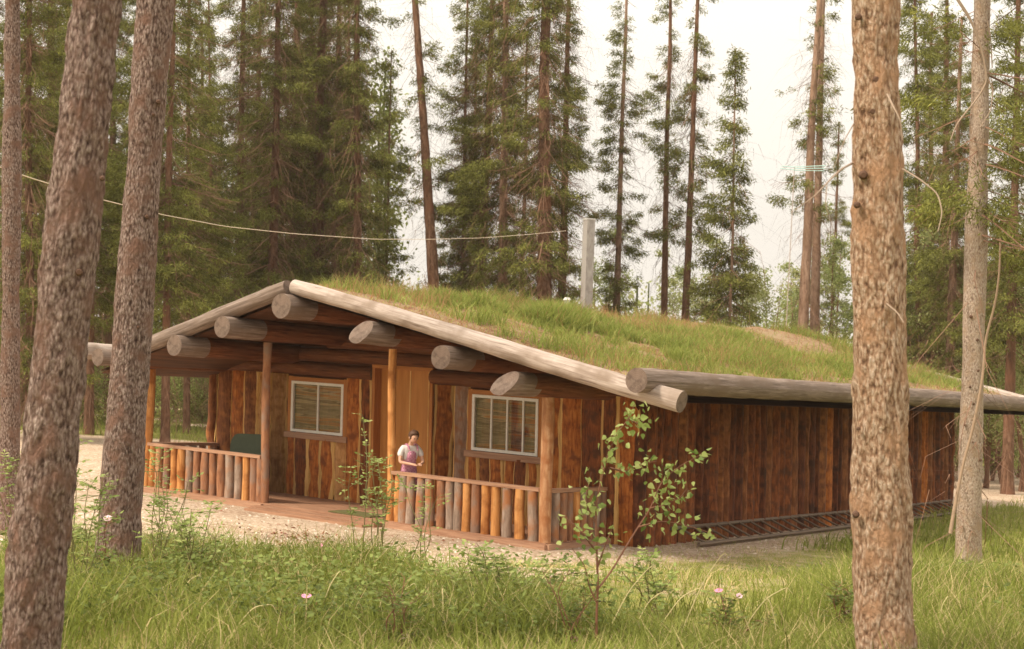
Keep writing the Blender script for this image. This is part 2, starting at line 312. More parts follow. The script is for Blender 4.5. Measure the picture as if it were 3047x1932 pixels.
def gmask(x, y):                              # 1 = gravel / bare, 0 = grass
    q = .9*n2(x, y, .9, 5)+.35*n2(x, y, 3., 9)
    m = np.zeros(x.shape)
    for k, (ox, oy) in enumerate([(0,0),(.45,0),(-.45,0),(0,.45),(0,-.45)]): m += inpoly(x+ox+q*.5, y+oy+q*.5, YARD)*.2
    rock = sstep(.25, .6, n2(x, y, .35, 21))*sstep(34, 40, y)*.8       # bare patches in the far meadow
    return np.maximum(m, rock)
def build_ground():
    a = np.linspace(-1, 1, 381); xs = 45*a + 500*a**7; b = np.linspace(0, 1, 361); ys = -6+80*b+700*b**7
    X, Y = np.meshgrid(xs, ys); Z = gz(X, Y)
    mb = MB(); mb.grid(np.stack([X, Y, Z], -1), np.stack([X, Y], -1), at=np.maximum(gmask(X, Y), .40*thinm(X, Y)).ravel()+1e-4)
    m = bpy.data.materials.new('ground_surface'); m.use_nodes = True; N = m.node_tree.nodes; K = m.node_tree.links; p = N['Principled BSDF']
    p.inputs['Roughness'].default_value = .95; p.inputs['Specular IOR Level'].default_value = .1
    tc = N.new('ShaderNodeTexCoord')
    def nz(s, d=6, r=.6):
        n = N.new('ShaderNodeTexNoise'); n.inputs['Scale'].default_value = s; n.inputs['Detail'].default_value = d; n.inputs['Roughness'].default_value = r; K.new(tc.outputs['Object'], n.inputs['Vector']); return n.outputs['Fac']
    def ramp(v, st):
        r = N.new('ShaderNodeValToRGB'); e = r.color_ramp.elements
        for i, (q, c) in enumerate(st):
            w = e[i] if i < 2 else e.new(q)
            w.position = q; w.color = (*c, 1)
        K.new(v, r.inputs[0]); return r.outputs[0]
    vo = N.new('ShaderNodeTexVoronoi'); vo.inputs['Scale'].default_value = 22; K.new(tc.outputs['Object'], vo.inputs['Vector'])
    sepc = N.new('ShaderNodeSeparateColor'); K.new(vo.outputs['Color'], sepc.inputs[0])
    gr = ramp(sepc.outputs[0], [(0, (.24,.165,.115)), (.35, (.41,.31,.225)), (.7, (.53,.42,.32)), (1, (.72,.61,.49))])
    br = ramp(nz(.9), [(.35, (.32,.19,.12)), (.6, (.48,.37,.27)), (.75, (.40,.32,.19))])
    mg = N.new('ShaderNodeMix'); mg.data_type = 'RGBA'; mg.inputs[0].default_value = .42; K.new(gr, mg.inputs[6]); K.new(br, mg.inputs[7])
    gs = ramp(nz(1.6, 8, .7), [(.3, (.11,.085,.03)), (.46, (.20,.19,.055)), (.58, (.27,.25,.08)), (.7, (.34,.22,.12))])
    at = N.new('ShaderNodeAttribute'); at.attribute_name = 'rnd'
    ad = N.new('ShaderNodeMath'); ad.operation = 'MULTIPLY_ADD'; ad.inputs[1].default_value = .9; ad.inputs[2].default_value = -.45; K.new(nz(3, 5), ad.inputs[0])
    a2 = N.new('ShaderNodeMath'); a2.operation = 'ADD'; K.new(at.outputs['Fac'], a2.inputs[0]); K.new(ad.outputs[0], a2.inputs[1])
    mr = N.new('ShaderNodeMapRange'); mr.inputs[1].default_value = .35; mr.inputs[2].default_value = .65; K.new(a2.outputs[0], mr.inputs[0])
    mm = N.new('ShaderNodeMix'); mm.data_type = 'RGBA'; K.new(mr.outputs[0], mm.inputs[0]); K.new(gs, mm.inputs[6]); K.new(mg.outputs[2], mm.inputs[7])
    K.new(mm.outputs[2], p.inputs['Base Color'])
    bp = N.new('ShaderNodeBump'); bp.inputs['Strength'].default_value = .6; bp.inputs['Distance'].default_value = .02; K.new(sepc.outputs[1], bp.inputs['Height']); K.new(bp.outputs[0], p.inputs['Normal'])
    o = mb.build('ground', m, smooth=True); tag(o, 'gravel yard and grassy ground around the cabin', 'ground', kind='structure')
build_ground()

def blade_mesh(mb, x, y, z, h, w, lean, rnd, az=None, nrm=None):
    n = len(x); az = RNG.random(n)*2*np.pi if az is None else az; fa = RNG.random(n)*2*np.pi
    d = np.stack([np.cos(az), np.sin(az), np.zeros(n)], -1); s = np.stack([np.cos(fa), np.sin(fa), np.zeros(n)], -1)
    b = np.stack([x, y, z], -1); rows = []
    for t, wd in ((0, 1.), (.55, .8), (1, .12)):
        c = b + np.array([0, 0, 1.])*(h*t*(1-.35*lean*t))[:, None] + d*(h*lean*t*t)[:, None]
        rows += [c-s*(w*wd/2)[:, None], c+s*(w*wd/2)[:, None]]
    V = np.stack(rows, 1); i = np.arange(n)[:, None]*6
    f = np.concatenate([i+np.array([[0,1,3,2]]), i+np.array([[2,3,5,4]])])
    mb.add(V, f, at=np.repeat(np.clip(rnd, .01, 1), 6))
def leaf_quads(mb, c, d, ln, wd, rnd, up=None):   # rhombus leaves: centre-base c, direction d
    n = len(c); d = d/(np.linalg.norm(d, axis=1)[:, None]+1e-9)
    r = RNG.normal(size=(n, 3)) if up is None else up+.45*RNG.normal(size=(n, 3))
    s = np.cross(d, r); s /= np.linalg.norm(s, axis=1)[:, None]+1e-9
    ln = np.broadcast_to(ln, (n,))[:, None]; wd = np.broadcast_to(wd, (n,))[:, None]
    V = np.stack([c, c+d*ln*.45+s*wd*.5, c+d*ln, c+d*ln*.45-s*wd*.5], 1)
    mb.add(V, np.arange(n*4).reshape(n, 4), at=np.repeat(np.clip(rnd, .01, 1), 4))
def scatter(x0, x1, y0, y1, n, pred=None, fan=True):
    if fan:                                   # spread over the ground seen, plus a margin
        y = np.exp(RNG.random(n)*(np.log(y1)-np.log(y0))+np.log(y0)) if y0 > 0 else y0+RNG.random(n)*(y1-y0)
        x = x0*1.+RNG.random(n)*(x1-x0); x = x*y
    else: x = x0+RNG.random(n)*(x1-x0); y = y0+RNG.random(n)*(y1-y0)
    return x, y
def meadow():
    mb = MB()
    x, y = scatter(-.46, .46, 6.0, 24, 230000)
    g = gmask(x, y); clump = n2(x, y, .8, 2)+.5*n2(x, y, 2.5, 7)
    tm = thinm(x, y); bare = tm*(.72+.4*n2(x, y, 1.1, 3))     # thin dry patch right of middle
    keep = (RNG.random(len(x)) > g*1.06) & (RNG.random(len(x)) < .55+.45*clump) & (RNG.random(len(x)) > bare)
    x, y, clump, tm = x[keep], y[keep], clump[keep], tm[keep]; n = len(x)
    edge = 1-.72*sstep(13, 18.5, y)
    h = (.14+.24*RNG.random(n)**1.5)*(1+.5*clump)*edge*(1-.5*tm); w = .004+.006*RNG.random(n)
    dry = (RNG.random(n) < .13+.12*n2(x, y, .6, 19))
    rnd = np.clip(.42+.25*n2(x, y, .45, 12)+.16*RNG.normal(size=n), .02, .86); rnd[dry] = .97
    blade_mesh(mb, x, y, gz(x, y)-.01, h, w, .2+.7*RNG.random(n), rnd)
    a0 = np.array(THIN); x = RNG.uniform(a0[:, 0].min()-1, a0[:, 0].max()+1, 60000); y = RNG.uniform(a0[:, 1].min()-1, a0[:, 1].max()+1, 60000)
    k = RNG.random(60000) < thinm(x, y)*(.5+.5*n2(x, y, 1.7, 4)); x, y = x[k], y[k]; n = len(x)
    blade_mesh(mb, x, y, gz(x, y)-.005, .04+.08*RNG.random(n), .005+.005*RNG.random(n), .4+1.1*RNG.random(n), np.where(RNG.random(n) < .35+.3*n2(x, y, .8, 2), .97, .6))
    # low creeping leaves between the blades
    o = mb.build('meadow_grass', M_GRASS); tag(o, 'long green grass covering the bank in the foreground', 'grass', kind='stuff')
    mb = MB(); x, y = scatter(-.46, .46, 6.0, 19, 70000)
    dn = sstep(-.1, .5, n2(x, y, .55, 40)+.25*n2(x, y, 2, 3)); keep = (RNG.random(len(x)) < dn) & (gmask(x, y) < .3); x, y = x[keep], y[keep]; n = len(x)
    z = gz(x, y)+.03+.22*RNG.random(n)*(1-.4*sstep(12, 18, y)); d = RNG.normal(size=(n, 3)); d[:, 2] *= .35
    leaf_quads(mb, np.stack([x, y, z], -1), d, .03+.035*RNG.random(n), .018+.018*RNG.random(n), .45+.25*n2(x, y, .7, 8)+.15*RNG.normal(size=n), up=np.array([0, 0, 1.]))
    o = mb.build('leafy_undergrowth', M_ROSEL); tag(o, 'low leafy plants growing among the foreground grass', 'undergrowth', kind='stuff')
    mb = MB(); x, y = scatter(-.5, .5, 24, 85, 90000)
    keep = (RNG.random(len(x)) > gmask(x, y)*1.1) ; x, y = x[keep], y[keep]
    q = (np.stack([x, y, gz(x, y)], -1)-C0) @ np.linalg.inv(HB); k = ~((q[:, 0] > -1) & (q[:, 0] < 10.3) & (q[:, 1] > -1) & (q[:, 1] < 20)); x, y = x[k], y[k]; n = len(x)
    blade_mesh(mb, x, y, gz(x, y)-.01, (.10+.22*RNG.random(n))*(1+.5*n2(x, y, .3, 4)), .012+.016*RNG.random(n), .2+.5*RNG.random(n), np.clip(.5+.25*n2(x, y, .15, 9)+.15*RNG.normal(size=n), .02, .9))
    o = mb.build('far_meadow_grass', M_GRASS); tag(o, 'grass growing on the clearing behind the cabin', 'grass', kind='stuff')
    # pebbles and bark litter on the yard
    mb = MB(); x, y = scatter(-.4, .42, 15, 34, 16000); k = (gmask(x, y) > .5); x, y = x[k], y[k]; n = len(x)
    s = .008+.022*RNG.random(n)**2; c = np.stack([x, y, gz(x, y)], -1)
    P = np.array([(1,0,0),(0,1,0),(-1,0,0),(0,-1,0),(0,0,.7)]); V = c[:, None]+P[None]*s[:, None, None]*(.7+.6*RNG.random((n, 5, 1)))
    i = np.arange(n)[:, None]*5; f = np.concatenate([i+np.array([[a, b, 4, 4]]) for a, b in ((0,1),(1,2),(2,3),(3,0))])
    mb.add(V, f, at=np.repeat(.02+.97*RNG.random(n), 5))
    mp = mat('pebble', [(.0, (.28,.18,.12)), (.5, (.50,.40,.31)), (1, (.75,.66,.56))], (1,1,1), coord='Object', bump=0, attr='only', rough=.9)
    o = mb.build('pebbles', mp); tag(o, 'loose pale pebbles lying on the gravel yard', 'gravel', kind='stuff')
    mb = MB(); n = 500
    cs = [gpt(690+60*RNG.normal(), 1268+12*RNG.normal()) if RNG.random() < .5 else gpt(500+900*RNG.random(), 1200+90*RNG.random()) for _ in range(160)]
    c = np.array(cs)[RNG.integers(0, 160, n)]+RNG.normal(size=(n, 3))*.12; c[:, 2] = gz(c[:, 0], c[:, 1])+.01; d = RNG.normal(size=(n, 3)); d[:, 2] = .15*abs(d[:, 2])
    leaf_quads(mb, c, d, .03+.05*RNG.random(n), .02+.02*RNG.random(n), RNG.random(n), up=np.array([0, 0, 1.]))
    ml = mat('bark_litter', [(.0, (.12,.04,.02)), (1, (.34,.13,.07))], (1,1,1), coord='Object', bump=0, attr='only', rough=.9)
    o = mb.build('bark_litter', ml); tag(o, 'reddish bark chips and cones scattered on the gravel', 'litter', kind='stuff')
meadow()

# ================================================================ CABIN
cabin = empty('log_cabin', C0, 'low log cabin with a grass-covered sod roof and a railed front porch', 'cabin')
def ru(u):                                    # rake axis height
    return 4.1-.196*(4.85-u) if u < 4.85 else 4.1-.315*(u-4.85)
def tilt(v): return .010*max(v, 0.)
def logp(name, a, b, r, mi=M_LOG, parent=cabin, r2=None, label=None, nseg=18, rough=.05, bend=.02, endm=None, split=None, bevel=0):
    n = 14; t = np.linspace(0, 1, n)[:, None]; P = np.array(a)*(1-t)+np.array(b)*t
    ph = RNG.random(3)*6; P = P+bend*np.sin(t*5+ph)
    rr = np.linspace(r, r if r2 is None else r2, n)
    mb = MB(); mb.tube(P, rr*SCL, nseg, rough, m=0, capm=1, fr=HW, step=.22)
    mats = [mi, endm or M_END]
    if bevel:
        for k_ in (0, 1):
            q_ = (mb.v[k_]-C0) @ np.linalg.inv(HB); q_[:, 1] += np.clip(bevel*(a[2]+.12*np.sign(bevel)-q_[:, 2]), 0, .42)*np.clip(1-(q_[:, 1]-a[1])/1.2, 0, 1); mb.v[k_] = HW(q_)
    if split:                                 # weathered outside, ruddy and shade-darkened under the roof
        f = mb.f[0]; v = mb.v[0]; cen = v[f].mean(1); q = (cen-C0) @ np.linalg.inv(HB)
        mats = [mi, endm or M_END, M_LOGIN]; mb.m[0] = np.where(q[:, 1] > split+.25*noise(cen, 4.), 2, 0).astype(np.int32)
    o = mb.build(name, mats, parent, smooth=True)
    o.data.polygons.foreach_set('use_smooth', [p.material_index != 1 for p in o.data.polygons])
    if label: o['label'] = label
    return o
# purlins
for u, w, r, v0, lb, bv in [(4.85, 3.76, .23, -1.32, 'ridge log', .0), (6.28, 3.33, .2, -1.35, 0, 0), (2.94, 3.33, .21, -1.5, 0, -.9), (7.55, 2.92, .2, -1.35, 0, 0), (1.25, 2.97, .2, -1.3, 0, 0), (9.6, 2.58, .17, -1.45, 0, 0), (0, 2.63, .2, -1.5, 0, -1.3)]:
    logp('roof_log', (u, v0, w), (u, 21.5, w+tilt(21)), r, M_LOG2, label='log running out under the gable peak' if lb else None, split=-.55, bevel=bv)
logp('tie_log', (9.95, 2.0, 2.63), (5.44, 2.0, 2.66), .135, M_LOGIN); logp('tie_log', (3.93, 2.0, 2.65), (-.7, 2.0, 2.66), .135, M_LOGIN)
for k in range(6):
    w = 2.95+k*.27
    ul = 4.85-(4.1-.22-w-.1)/.196; urr = 4.85+(4.1-.22-w-.1)/.315
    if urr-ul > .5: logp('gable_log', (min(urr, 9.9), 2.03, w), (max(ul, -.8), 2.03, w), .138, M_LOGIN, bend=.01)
logp('rake_log', (4.80, -1.05, 4.10), (-3.06, -1.05, 2.55), .135, r2=.165, label='long pale log along the right edge of the front gable')
logp('rake_log', (4.97, -1.05, 4.07), (9.75, -1.05, ru(9.75)), .15, M_LOG2, r2=.15, label='shorter log along the left edge of the front gable')
logp('rake_log', (4.85, 22.4, 4.55), (-2.9, 22.4, 2.95), .14, r2=.15); logp('rake_log', (4.85, 22.4, 4.55), (10.4, 22.4, 2.75), .14)
logp('eave_log', (-2.5, -1.45, 2.84), (-2.52, 22.8, 3.02), .19, M_LOG2, r2=.2, label='heavy log along the right eave holding back the sod')
logp('eave_log', (10.2, -1.3, 2.72), (10.2, 22.6, 2.95), .17)
# roof deck and sod
def sheet(mb, us, vs, fw, m=0, flip=False):
    U, V = np.meshgrid(us, vs); Wd = fw(U, V); P = HW(np.stack([U, V, Wd], -1).reshape(-1, 3)).reshape(U.shape+(3,))
    mb.grid(P, np.stack([U, V], -1), m=m); return P
RUv = np.vectorize(ru)
def deckw(U, V): return RUv(U)-.10+.010*np.maximum(V, 0)
def sodw(U, V):
    e = np.minimum(np.minimum(U+2.5, 10.3-U), np.minimum(V+1.02, 22.5-V))
    th = .03+.09*sstep(0, 1.3, e)+.12*sstep(0, 1.3, e)*sstep(4, 14, V)
    return RUv(U)+.010*np.maximum(V, 0)+th+.06*n2(U, V, .8)+.06*n2(U, V, .3, 4)*sstep(0, 2, e)+.03*n2(U, V, 2.6, 9)+.22*sstep(8, 20, V)*sstep(3.2, .4, abs(U-4.6))
mb = MB(); us = np.linspace(-2.4, 10.1, 60); us = np.sort(np.append(us, 4.85))
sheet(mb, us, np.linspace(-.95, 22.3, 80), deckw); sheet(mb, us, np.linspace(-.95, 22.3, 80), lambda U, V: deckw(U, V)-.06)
M_CEIL = mat('roof_boards', [(.3, (.05,.018,.008)), (.6, (.12,.05,.02)), (.8, (.17,.075,.03))], (8, .6), bump=.4)  # board colour lowered to deepen the shade under the gable
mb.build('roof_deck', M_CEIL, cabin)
mb = MB(); us = np.sort(np.append(np.linspace(-2.40, 10.15, 150), 4.85)); vs = np.linspace(-1.0, 22.45, 240)
P = sheet(mb, us, vs, sodw)
for a, b_ in ((P[0], deckw(us, us*0-1.)), (P[-1], deckw(us, us*0+22.)),):   # skirts down to the deck
    lo = a.copy(); lo[:, 2] -= .08; mb.grid(np.stack([a, lo]), None)
for k in (0, -1):
    a = P[:, k]; lo = a.copy(); lo[:, 2] -= .02; mb.grid(np.stack([a, lo]), None)
M_SOD = mat('dry_sod', [(.25, (.08,.038,.02)), (.42, (.19,.095,.05)), (.52, (.30,.205,.12)), (.6, (.19,.10,.05)), (.8, (.21,.18,.07))], (5.5, 5.5, 5.5), coord='Object', bump=1., bdist=.06, blotch=(.28,.20,.12), bsc=.9, detail=9, rough=.95)
mb.build('sod_roof', M_SOD, cabin, smooth=True)
# slab walls
def slabs(mb, u0, u1, w0, w1, frame, widths=(.26, .44), mats=(0, 1, 2, 3), edge=.05, wob=.03, wts=None, ew=.045, em=5, bulge=1.35, gap=-.012, both=False, both_p=.25, topjag=0.):
    u = u0; k = 0
    while u < u1-.05:
        bw = min(RNG.uniform(*widths), u1-u)
        if u1-(u+bw) < .14: bw = u1-u
        rows = max(4, int((w1-w0)/.09)); zz = np.linspace(w0, w1, rows); sd = RNG.random()*50
        def wb(s, ph): q = np.stack([zz*s, zz*0+sd+ph, zz*0], -1); return noise(q)*wob+noise(q*4)*wob*.3
        le = u+gap+wb(2.2, 0); re = u+bw-gap+wb(2.2, 7)
        bul = np.clip(noise(np.stack([zz*1.3, zz*0+sd+3, zz*0], -1))-.45, 0, 1)*.06
        le = le-bul
        off = .018*(k % 2)+RNG.random()*.012
        ex = ew*(.6+RNG.random()); el = ex*(1 if RNG.random() < .75 else .1); er = ex if (both or RNG.random() < both_p) else .004
        el = el*(1+.6*noise(np.stack([zz*3, zz*0+sd+11, zz*0], -1)))
        cols = [(le, -.02), (le+.002, off+.006), (le+el, off+.020), (le*.7+re*.3, off+.045*bulge), ((le+re)/2, off+.055*bulge), (le*.3+re*.7, off+.045*bulge), (re-er, off+.020), (re-.002, off+.006), (re, -.02)]
        ztop = zz.copy()
        P = np.stack([np.stack([c, zz, np.full_like(zz, n_)], -1) for c, n_ in cols], 1)
        if topjag: P[-1, :, 1] += RNG.uniform(-topjag, topjag)
        P[:, 2:7, 2] += .012*noise(P[:, 2:7]*np.array([1, .5, 1])+sd, 9.)
        o = RNG.random(2)*30; uv = np.stack([P[..., 0]+o[0], P[..., 1]+o[1]], -1)
        bm = int(RNG.choice(mats, p=wts)); fm = np.tile(np.array([5, 5, bm, bm, bm, bm, bm if er < .01 else 5, 5]), (rows-1))
        fm = np.tile(np.array([em, em, bm, bm, bm, bm, em, em]), rows-1)
        mb.grid(frame(P.reshape(-1, 3)).reshape(P.shape), uv, m=fm)
        u += bw; k += 1
VW = 2.0                                      # plane of the recessed front wall
fr_front = lambda p: HW(np.stack([p[:, 0], VW-p[:, 2], p[:, 1]], -1))
fr_side = lambda p: HW(np.stack([-.6-p[:, 2], p[:, 0], p[:, 1]], -1))
fr_left = lambda p: HW(np.stack([9.8+p[:, 2], p[:, 0], p[:, 1]], -1))
fr_back = lambda p: HW(np.stack([p[:, 0], 19.6+p[:, 2], p[:, 1]], -1))
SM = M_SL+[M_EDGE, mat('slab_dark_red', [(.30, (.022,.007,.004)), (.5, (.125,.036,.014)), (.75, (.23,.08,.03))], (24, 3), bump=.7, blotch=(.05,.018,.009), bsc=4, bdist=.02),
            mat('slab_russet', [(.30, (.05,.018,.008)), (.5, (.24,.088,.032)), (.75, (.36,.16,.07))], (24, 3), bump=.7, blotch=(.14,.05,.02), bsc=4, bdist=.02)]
mb = MB(); mb.box(HW, (-.6, VW, -.1), (2.9-.0, VW+.12, 1.30)); mb.box(HW, (-.6, VW, 1.30), (1.50, VW+.12, 2.9)); mb.box(HW, (2.95, VW, 1.30), (3.9, VW+.12, 2.9)); mb.box(HW, (2.9, VW, -.1), (3.9, VW+.12, 1.30))
mb.box(HW, (5.45, VW, -.1), (9.8, VW+.12, 1.30)); mb.box(HW, (5.45, VW, 1.30), (6.2, VW+.12, 2.9)); mb.box(HW, (7.6, VW, 1.30), (9.8, VW+.12, 2.9))
mb.box(HW, (6.2, VW, 2.40), (7.6, VW+.12, 2.9)); mb.box(HW, (1.50, VW, 2.40), (2.95, VW+.12, 2.9)); mb.box(HW, (-.6, VW+.01, 2.9), (9.8, VW+.12, 3.15))
for v in mb.v: pass
front = mb.build('front_wall', [M_DARK], cabin)
mb = MB(); W5 = [.42, .16, .2, .14, .08]
mb = MB(); slabs(mb, 8.22, 9.78, -.05, 2.52, fr_front, (.34, .42), (0, 1, 2), wts=[.2, .2, .6], both=True, wob=.04); mb.build('wall_section', SM, cabin)
mb = MB(); slabs(mb, 7.74, 8.20, -.05, 2.52, fr_front, (.46, .5), (1,), both=True, wob=.05); mb.build('wall_section', SM, cabin); mb.build('wall_section', SM, cabin)
mb = MB(); slabs(mb, 6.12, 7.72, -.05, 1.24, fr_front, (.28, .42), (0, 1, 4), wts=[.6, .15, .25], both=True, wob=.045); mb.build('wall_section', SM, cabin)
mb = MB(); slabs(mb, 5.46, 6.10, -.05, 2.52, fr_front, (.26, .34), (0, 4), wts=[.6, .4], both=True); mb.build('wall_section', SM, cabin)
mb = MB(); slabs(mb, 3.07, 3.42, -.08, 2.52, fr_front, (.36, .5), (3,), both=True); mb.build('wall_section', SM, cabin)
mb = MB(); slabs(mb, 3.43, 3.90, -.08, 2.52, fr_front, (.5, .6), (0,), both=True); mb.build('wall_section', SM, cabin); mb.build('wall_section', SM, cabin)
mb = MB(); slabs(mb, 1.42, 3.06, -.08, 1.24, fr_front, (.26, .36), (0, 4, 2), wts=[.6, .2, .2], both=True); mb.build('wall_section', SM, cabin)
mb = MB(); slabs(mb, -.62, 1.38, -.10, 2.62, fr_front, (.34, .44), (0, 4), wts=[.65, .35], both=True, wob=.02); mb.build('wall_section', SM, cabin)

mb = MB(); mb.box(HW, (-.58, VW+.13, -.15), (-.45, 19.5, 3.0)); mb.build('side_wall', [M_DARK], cabin)
mb = MB(); slabs(mb, VW-.05, 19.6, -.16, 2.95, fr_side, (.20, .42), (4, 6, 7, 2, 0), wts=[.3, .3, .22, .1, .08], both=False, both_p=.12, wob=.035, ew=.03, em=6, bulge=2.3, gap=.006); mb.build('side_slabs', SM, cabin)  # slab colours darker than the front, this side's shade put into them
mb = MB(); mb.box(HW, (9.65, VW+.13, -.15), (9.78, 19.5, 3.0)); slabs(mb, VW-.04, 19.6, -.1, 2.6, fr_left, (.3, .42), (2, 0, 3), wb if False else .05, .03) if False else None
slabs(mb, VW-.04, 19.6, -.1, 2.75, fr_left, (.3, .42), (2, 0, 3), wts=[.5, .3, .2]); mb.build('left_wall', SM, cabin)
mb = MB(); mb.box(HW, (-.55, 19.45, -.15), (9.75, 19.58, 3.0)); slabs(mb, -.55, 9.75, -.1, 3.3, fr_back, (.3, .42), (2, 0, 4), wts=[.5, .3, .2]); mb.build('back_wall', SM, cabin)
# corner burls at the far end of the long wall
mb = MB(); zz = np.linspace(-.1, 2.75, 30); mb.tube(np.stack([zz*0-.62, zz*0+19.62+.07*noise(np.stack([zz*2.2, zz*0, zz*0], -1)), zz], -1), (.10+.05*noise(np.stack([zz*3, zz*0, zz*0], -1)))*SCL, 10, .1, fr=HW); mb.build('corner_slab', M_SL[4], cabin, smooth=True)
mb = MB(); mb.tube(np.stack([zz*0+9.85+.06*noise(np.stack([zz*1.6, zz*0+5, zz*0], -1))+.06*np.exp(-((zz-1.1)/.2)**2), zz*0+1.95, zz-.0], -1)[:-3], .10*SCL, 10, .12, fr=HW); mb.build('corner_slab', M_SL[2], cabin, smooth=True)
# hewn gable panel under the right eave (boards between tie log and roof)
mb = MB()
for k, (u0, u1) in enumerate(((-.62, -.02), (.02, .8))): mb.box(HW, (u0, VW-.02, 2.6), (u1, VW+.05, 2.86))
mb.build('gable_infill', [M_SL[4]], cabin)
# windows
def window(u0, u1, w0, w1, mull, sill_w, lab):
    v = VW-.06; t = .055
    mb = MB(); mb.box(HW, (u0-.10, VW-.045, w0-.12), (u0, VW+.02, w1+.10)); mb.box(HW, (u1, VW-.045, w0-.12), (u1+.10, VW+.02, w1+.10)); mb.box(HW, (u0, VW-.043, w1), (u1, VW+.02, w1+.09))
    wn = mb.build('window', [M_TRIM], cabin); wn['label'] = lab
    mb = MB()
    for a, b in (((u0, v, w0), (u0+t, VW, w1)), ((u1-t, v, w0), (u1, VW, w1)), ((u0+t, v, w0), (u1-t, VW, w0+t)), ((u0+t, v, w1-t), (u1-t, VW, w1))): mb.box(HW, a, b)
    mb.build('frame', [M_WHITE], wn)
    for q in mull:
        mb = MB(); mb.box(HW, (q-.016, v+.012, w0+t), (q+.016, VW-.012, w1-t)); mb.build('muntin', [M_WHITE], wn)
    mb = MB(); mb.box(HW, (u0+t, VW-.028, w0+t), (u1-t, VW-.022, w1-t)); mb.build('pane', [M_GLASS], wn)
    n = 40; s = np.linspace(u0+.01, u1-.01, n); P = []
    for w in np.linspace(w0+.01, w1-.01, 6): P.append(HW(np.stack([s, VW+.06+.018*np.sin(s*34+.5*np.sin(s*9)), s*0+w], -1)))
    P = np.array(P); mb = MB(); mb.grid(P, np.stack(np.meshgrid(s, np.linspace(w0, w1, 6)), -1)); mb.build('curtain', [M_CURT], wn, smooth=True)
    mb = MB(); mb.box(HW, (u0-.14, VW-.10, w0-.13), (u1+.14, VW-.046, w0-.01)); mb.build('sill', [M_RAIL], wn)
window(6.18, 7.60, 1.34, 2.385, (6.87,), 1.3, 'white framed two-pane window left of the door')
window(1.46, 2.96, 1.33, 2.385, (2.52, 2.16, 1.80), 1.3, 'white framed window with four upright panes right of the door')
# door recess
mb = MB(); mb.box(HW, (3.92, VW-.05, -.05), (3.99, VW+.3, 2.76)); mb.box(HW, (5.37, VW-.05, -.05), (5.44, VW+.3, 2.76)); mb.box(HW, (3.92, VW-.055, 2.76), (5.44, VW+.3, 2.83)); door = mb.build('door', [M_TRIM], cabin)
mb = MB(); mb.box(HW, (3.99, VW+.16, 0.02), (5.37, VW+.2, 2.76)); mb.build('door_leaf', [M_PLY], door)
for u in (4.16, 4.62, 5.0):
    mb = MB(); mb.box(HW, (u-.012, VW+.145, .03), (u+.012, VW+.158, 2.75)); mb.build('batten', [M_EDGE], door)
mb = MB(); mb.box(HW, (3.99, VW-.02, -.04), (5.37, VW+.25, .055)); mb.build('threshold', [M_DECK], door)
mb = MB(); mb.tube([(4.72, VW+.14, 1.05), (4.72, VW+.10, 1.05)], [.02, .032], 10, fr=HW); mb.build('handle', [M_GALV], door)
# porch: deck, step, posts, railings
mb = MB(); w = -.02
v = -.10; k = 0
while v < VW-.03:
    mb.box(HW, (-.08, v, -.055), (9.8, v+.125, .035+.003*(k % 2))); v += .132; k += 1
deck = mb.build('porch_deck', [M_DECK], cabin)
mb = MB(); mb.box(HW, (3.36, -.40, -.10), (6.40, -.12, -.005)); mb.box(HW, (3.42, -.66, -.10), (6.30, -.41, -.03)); mb.build('porch_step', [M_DECK], cabin)
for lo, hi in (((6.35, -.17, -.14), (9.85, -.10, .02)), ((-.1, -.17, -.17), (3.42, -.10, .01)), ((1.2, -.26, -.17), (2.5, -.172, -.06)), ((-.15, -.1, -.16), (-.085, 1.95, .02))):
    mb = MB(); mb.box(HW, lo, hi); mb.build('skirt_board', [M_RAIL], cabin)
def post(u, w1, r, mtl, lab, lean=0.):
    o = logp('porch_post', (u, 0, -.1), (u+lean, 0, w1), r, mtl, rough=.06, bend=.012, label=lab, nseg=16)
post(0, 2.45, .105, M_TAN, 'stout knotty post at the right front corner of the porch')
post(3.33, 3.12, .075, M_ORANGE, 'slim peeled post beside the girl'); post(6.43, 3.1, .082, M_BROWNB, 'brown post left of the porch opening')
post(9.73, 2.42, .09, M_ORANGE, 'orange post at the left front corner of the porch', -.04)
BM = dict(o=M_ORANGE, g=M_GREYB, b=M_BROWNB, t=M_TAN)
def railing(a, b, bal, lab, side=None, wt=.93, hb=None):
    fr = HW
    mb = MB(); 
    if side is None: mb.box(HW, (b, -.075, wt-.06), (a, .075, wt)); 
    else: mb.box(HW, (side-.07, a, wt-.06), (side+.07, b, wt))
    rl = mb.build('railing', [M_RAIL], cabin); rl['label'] = lab
    for q, c in bal:
        r = RNG.uniform(.078, .097); p0 = (q, .0, .03) if side is None else (side, q, .03); p1 = (q+RNG.normal()*.008, 0, wt-.062) if side is None else (side, q, wt-.062)
        n = 9; t = np.linspace(0, 1, n)[:, None]; P = np.array(p0)*(1-t)+np.array(p1)*t+.006*np.sin(t*6+RNG.random(3)*6)
        mb = MB(); mb.tube(P, np.linspace(r, r*.93, n)*SCL, 12, .07, fr=HW, step=.1); mb.build('baluster', [BM[c]], rl, smooth=True)
railing(9.66, 6.5, list(zip([9.56,9.36,9.15,8.93,8.72,8.49,8.27,8.04,7.82,7.58,7.36,7.12,6.91,6.69,6.52], 'otboogbbbbggobb')), 'left front railing of upright log pieces')
railing(3.27, .1, list(zip([3.14,3.02,2.86,2.64,2.43,2.18,1.98,1.81,1.63,1.43,1.22,1.01,.77,.52,.24], 'oggggbggobootog'.replace('t','g'))), 'right front railing of upright log pieces')
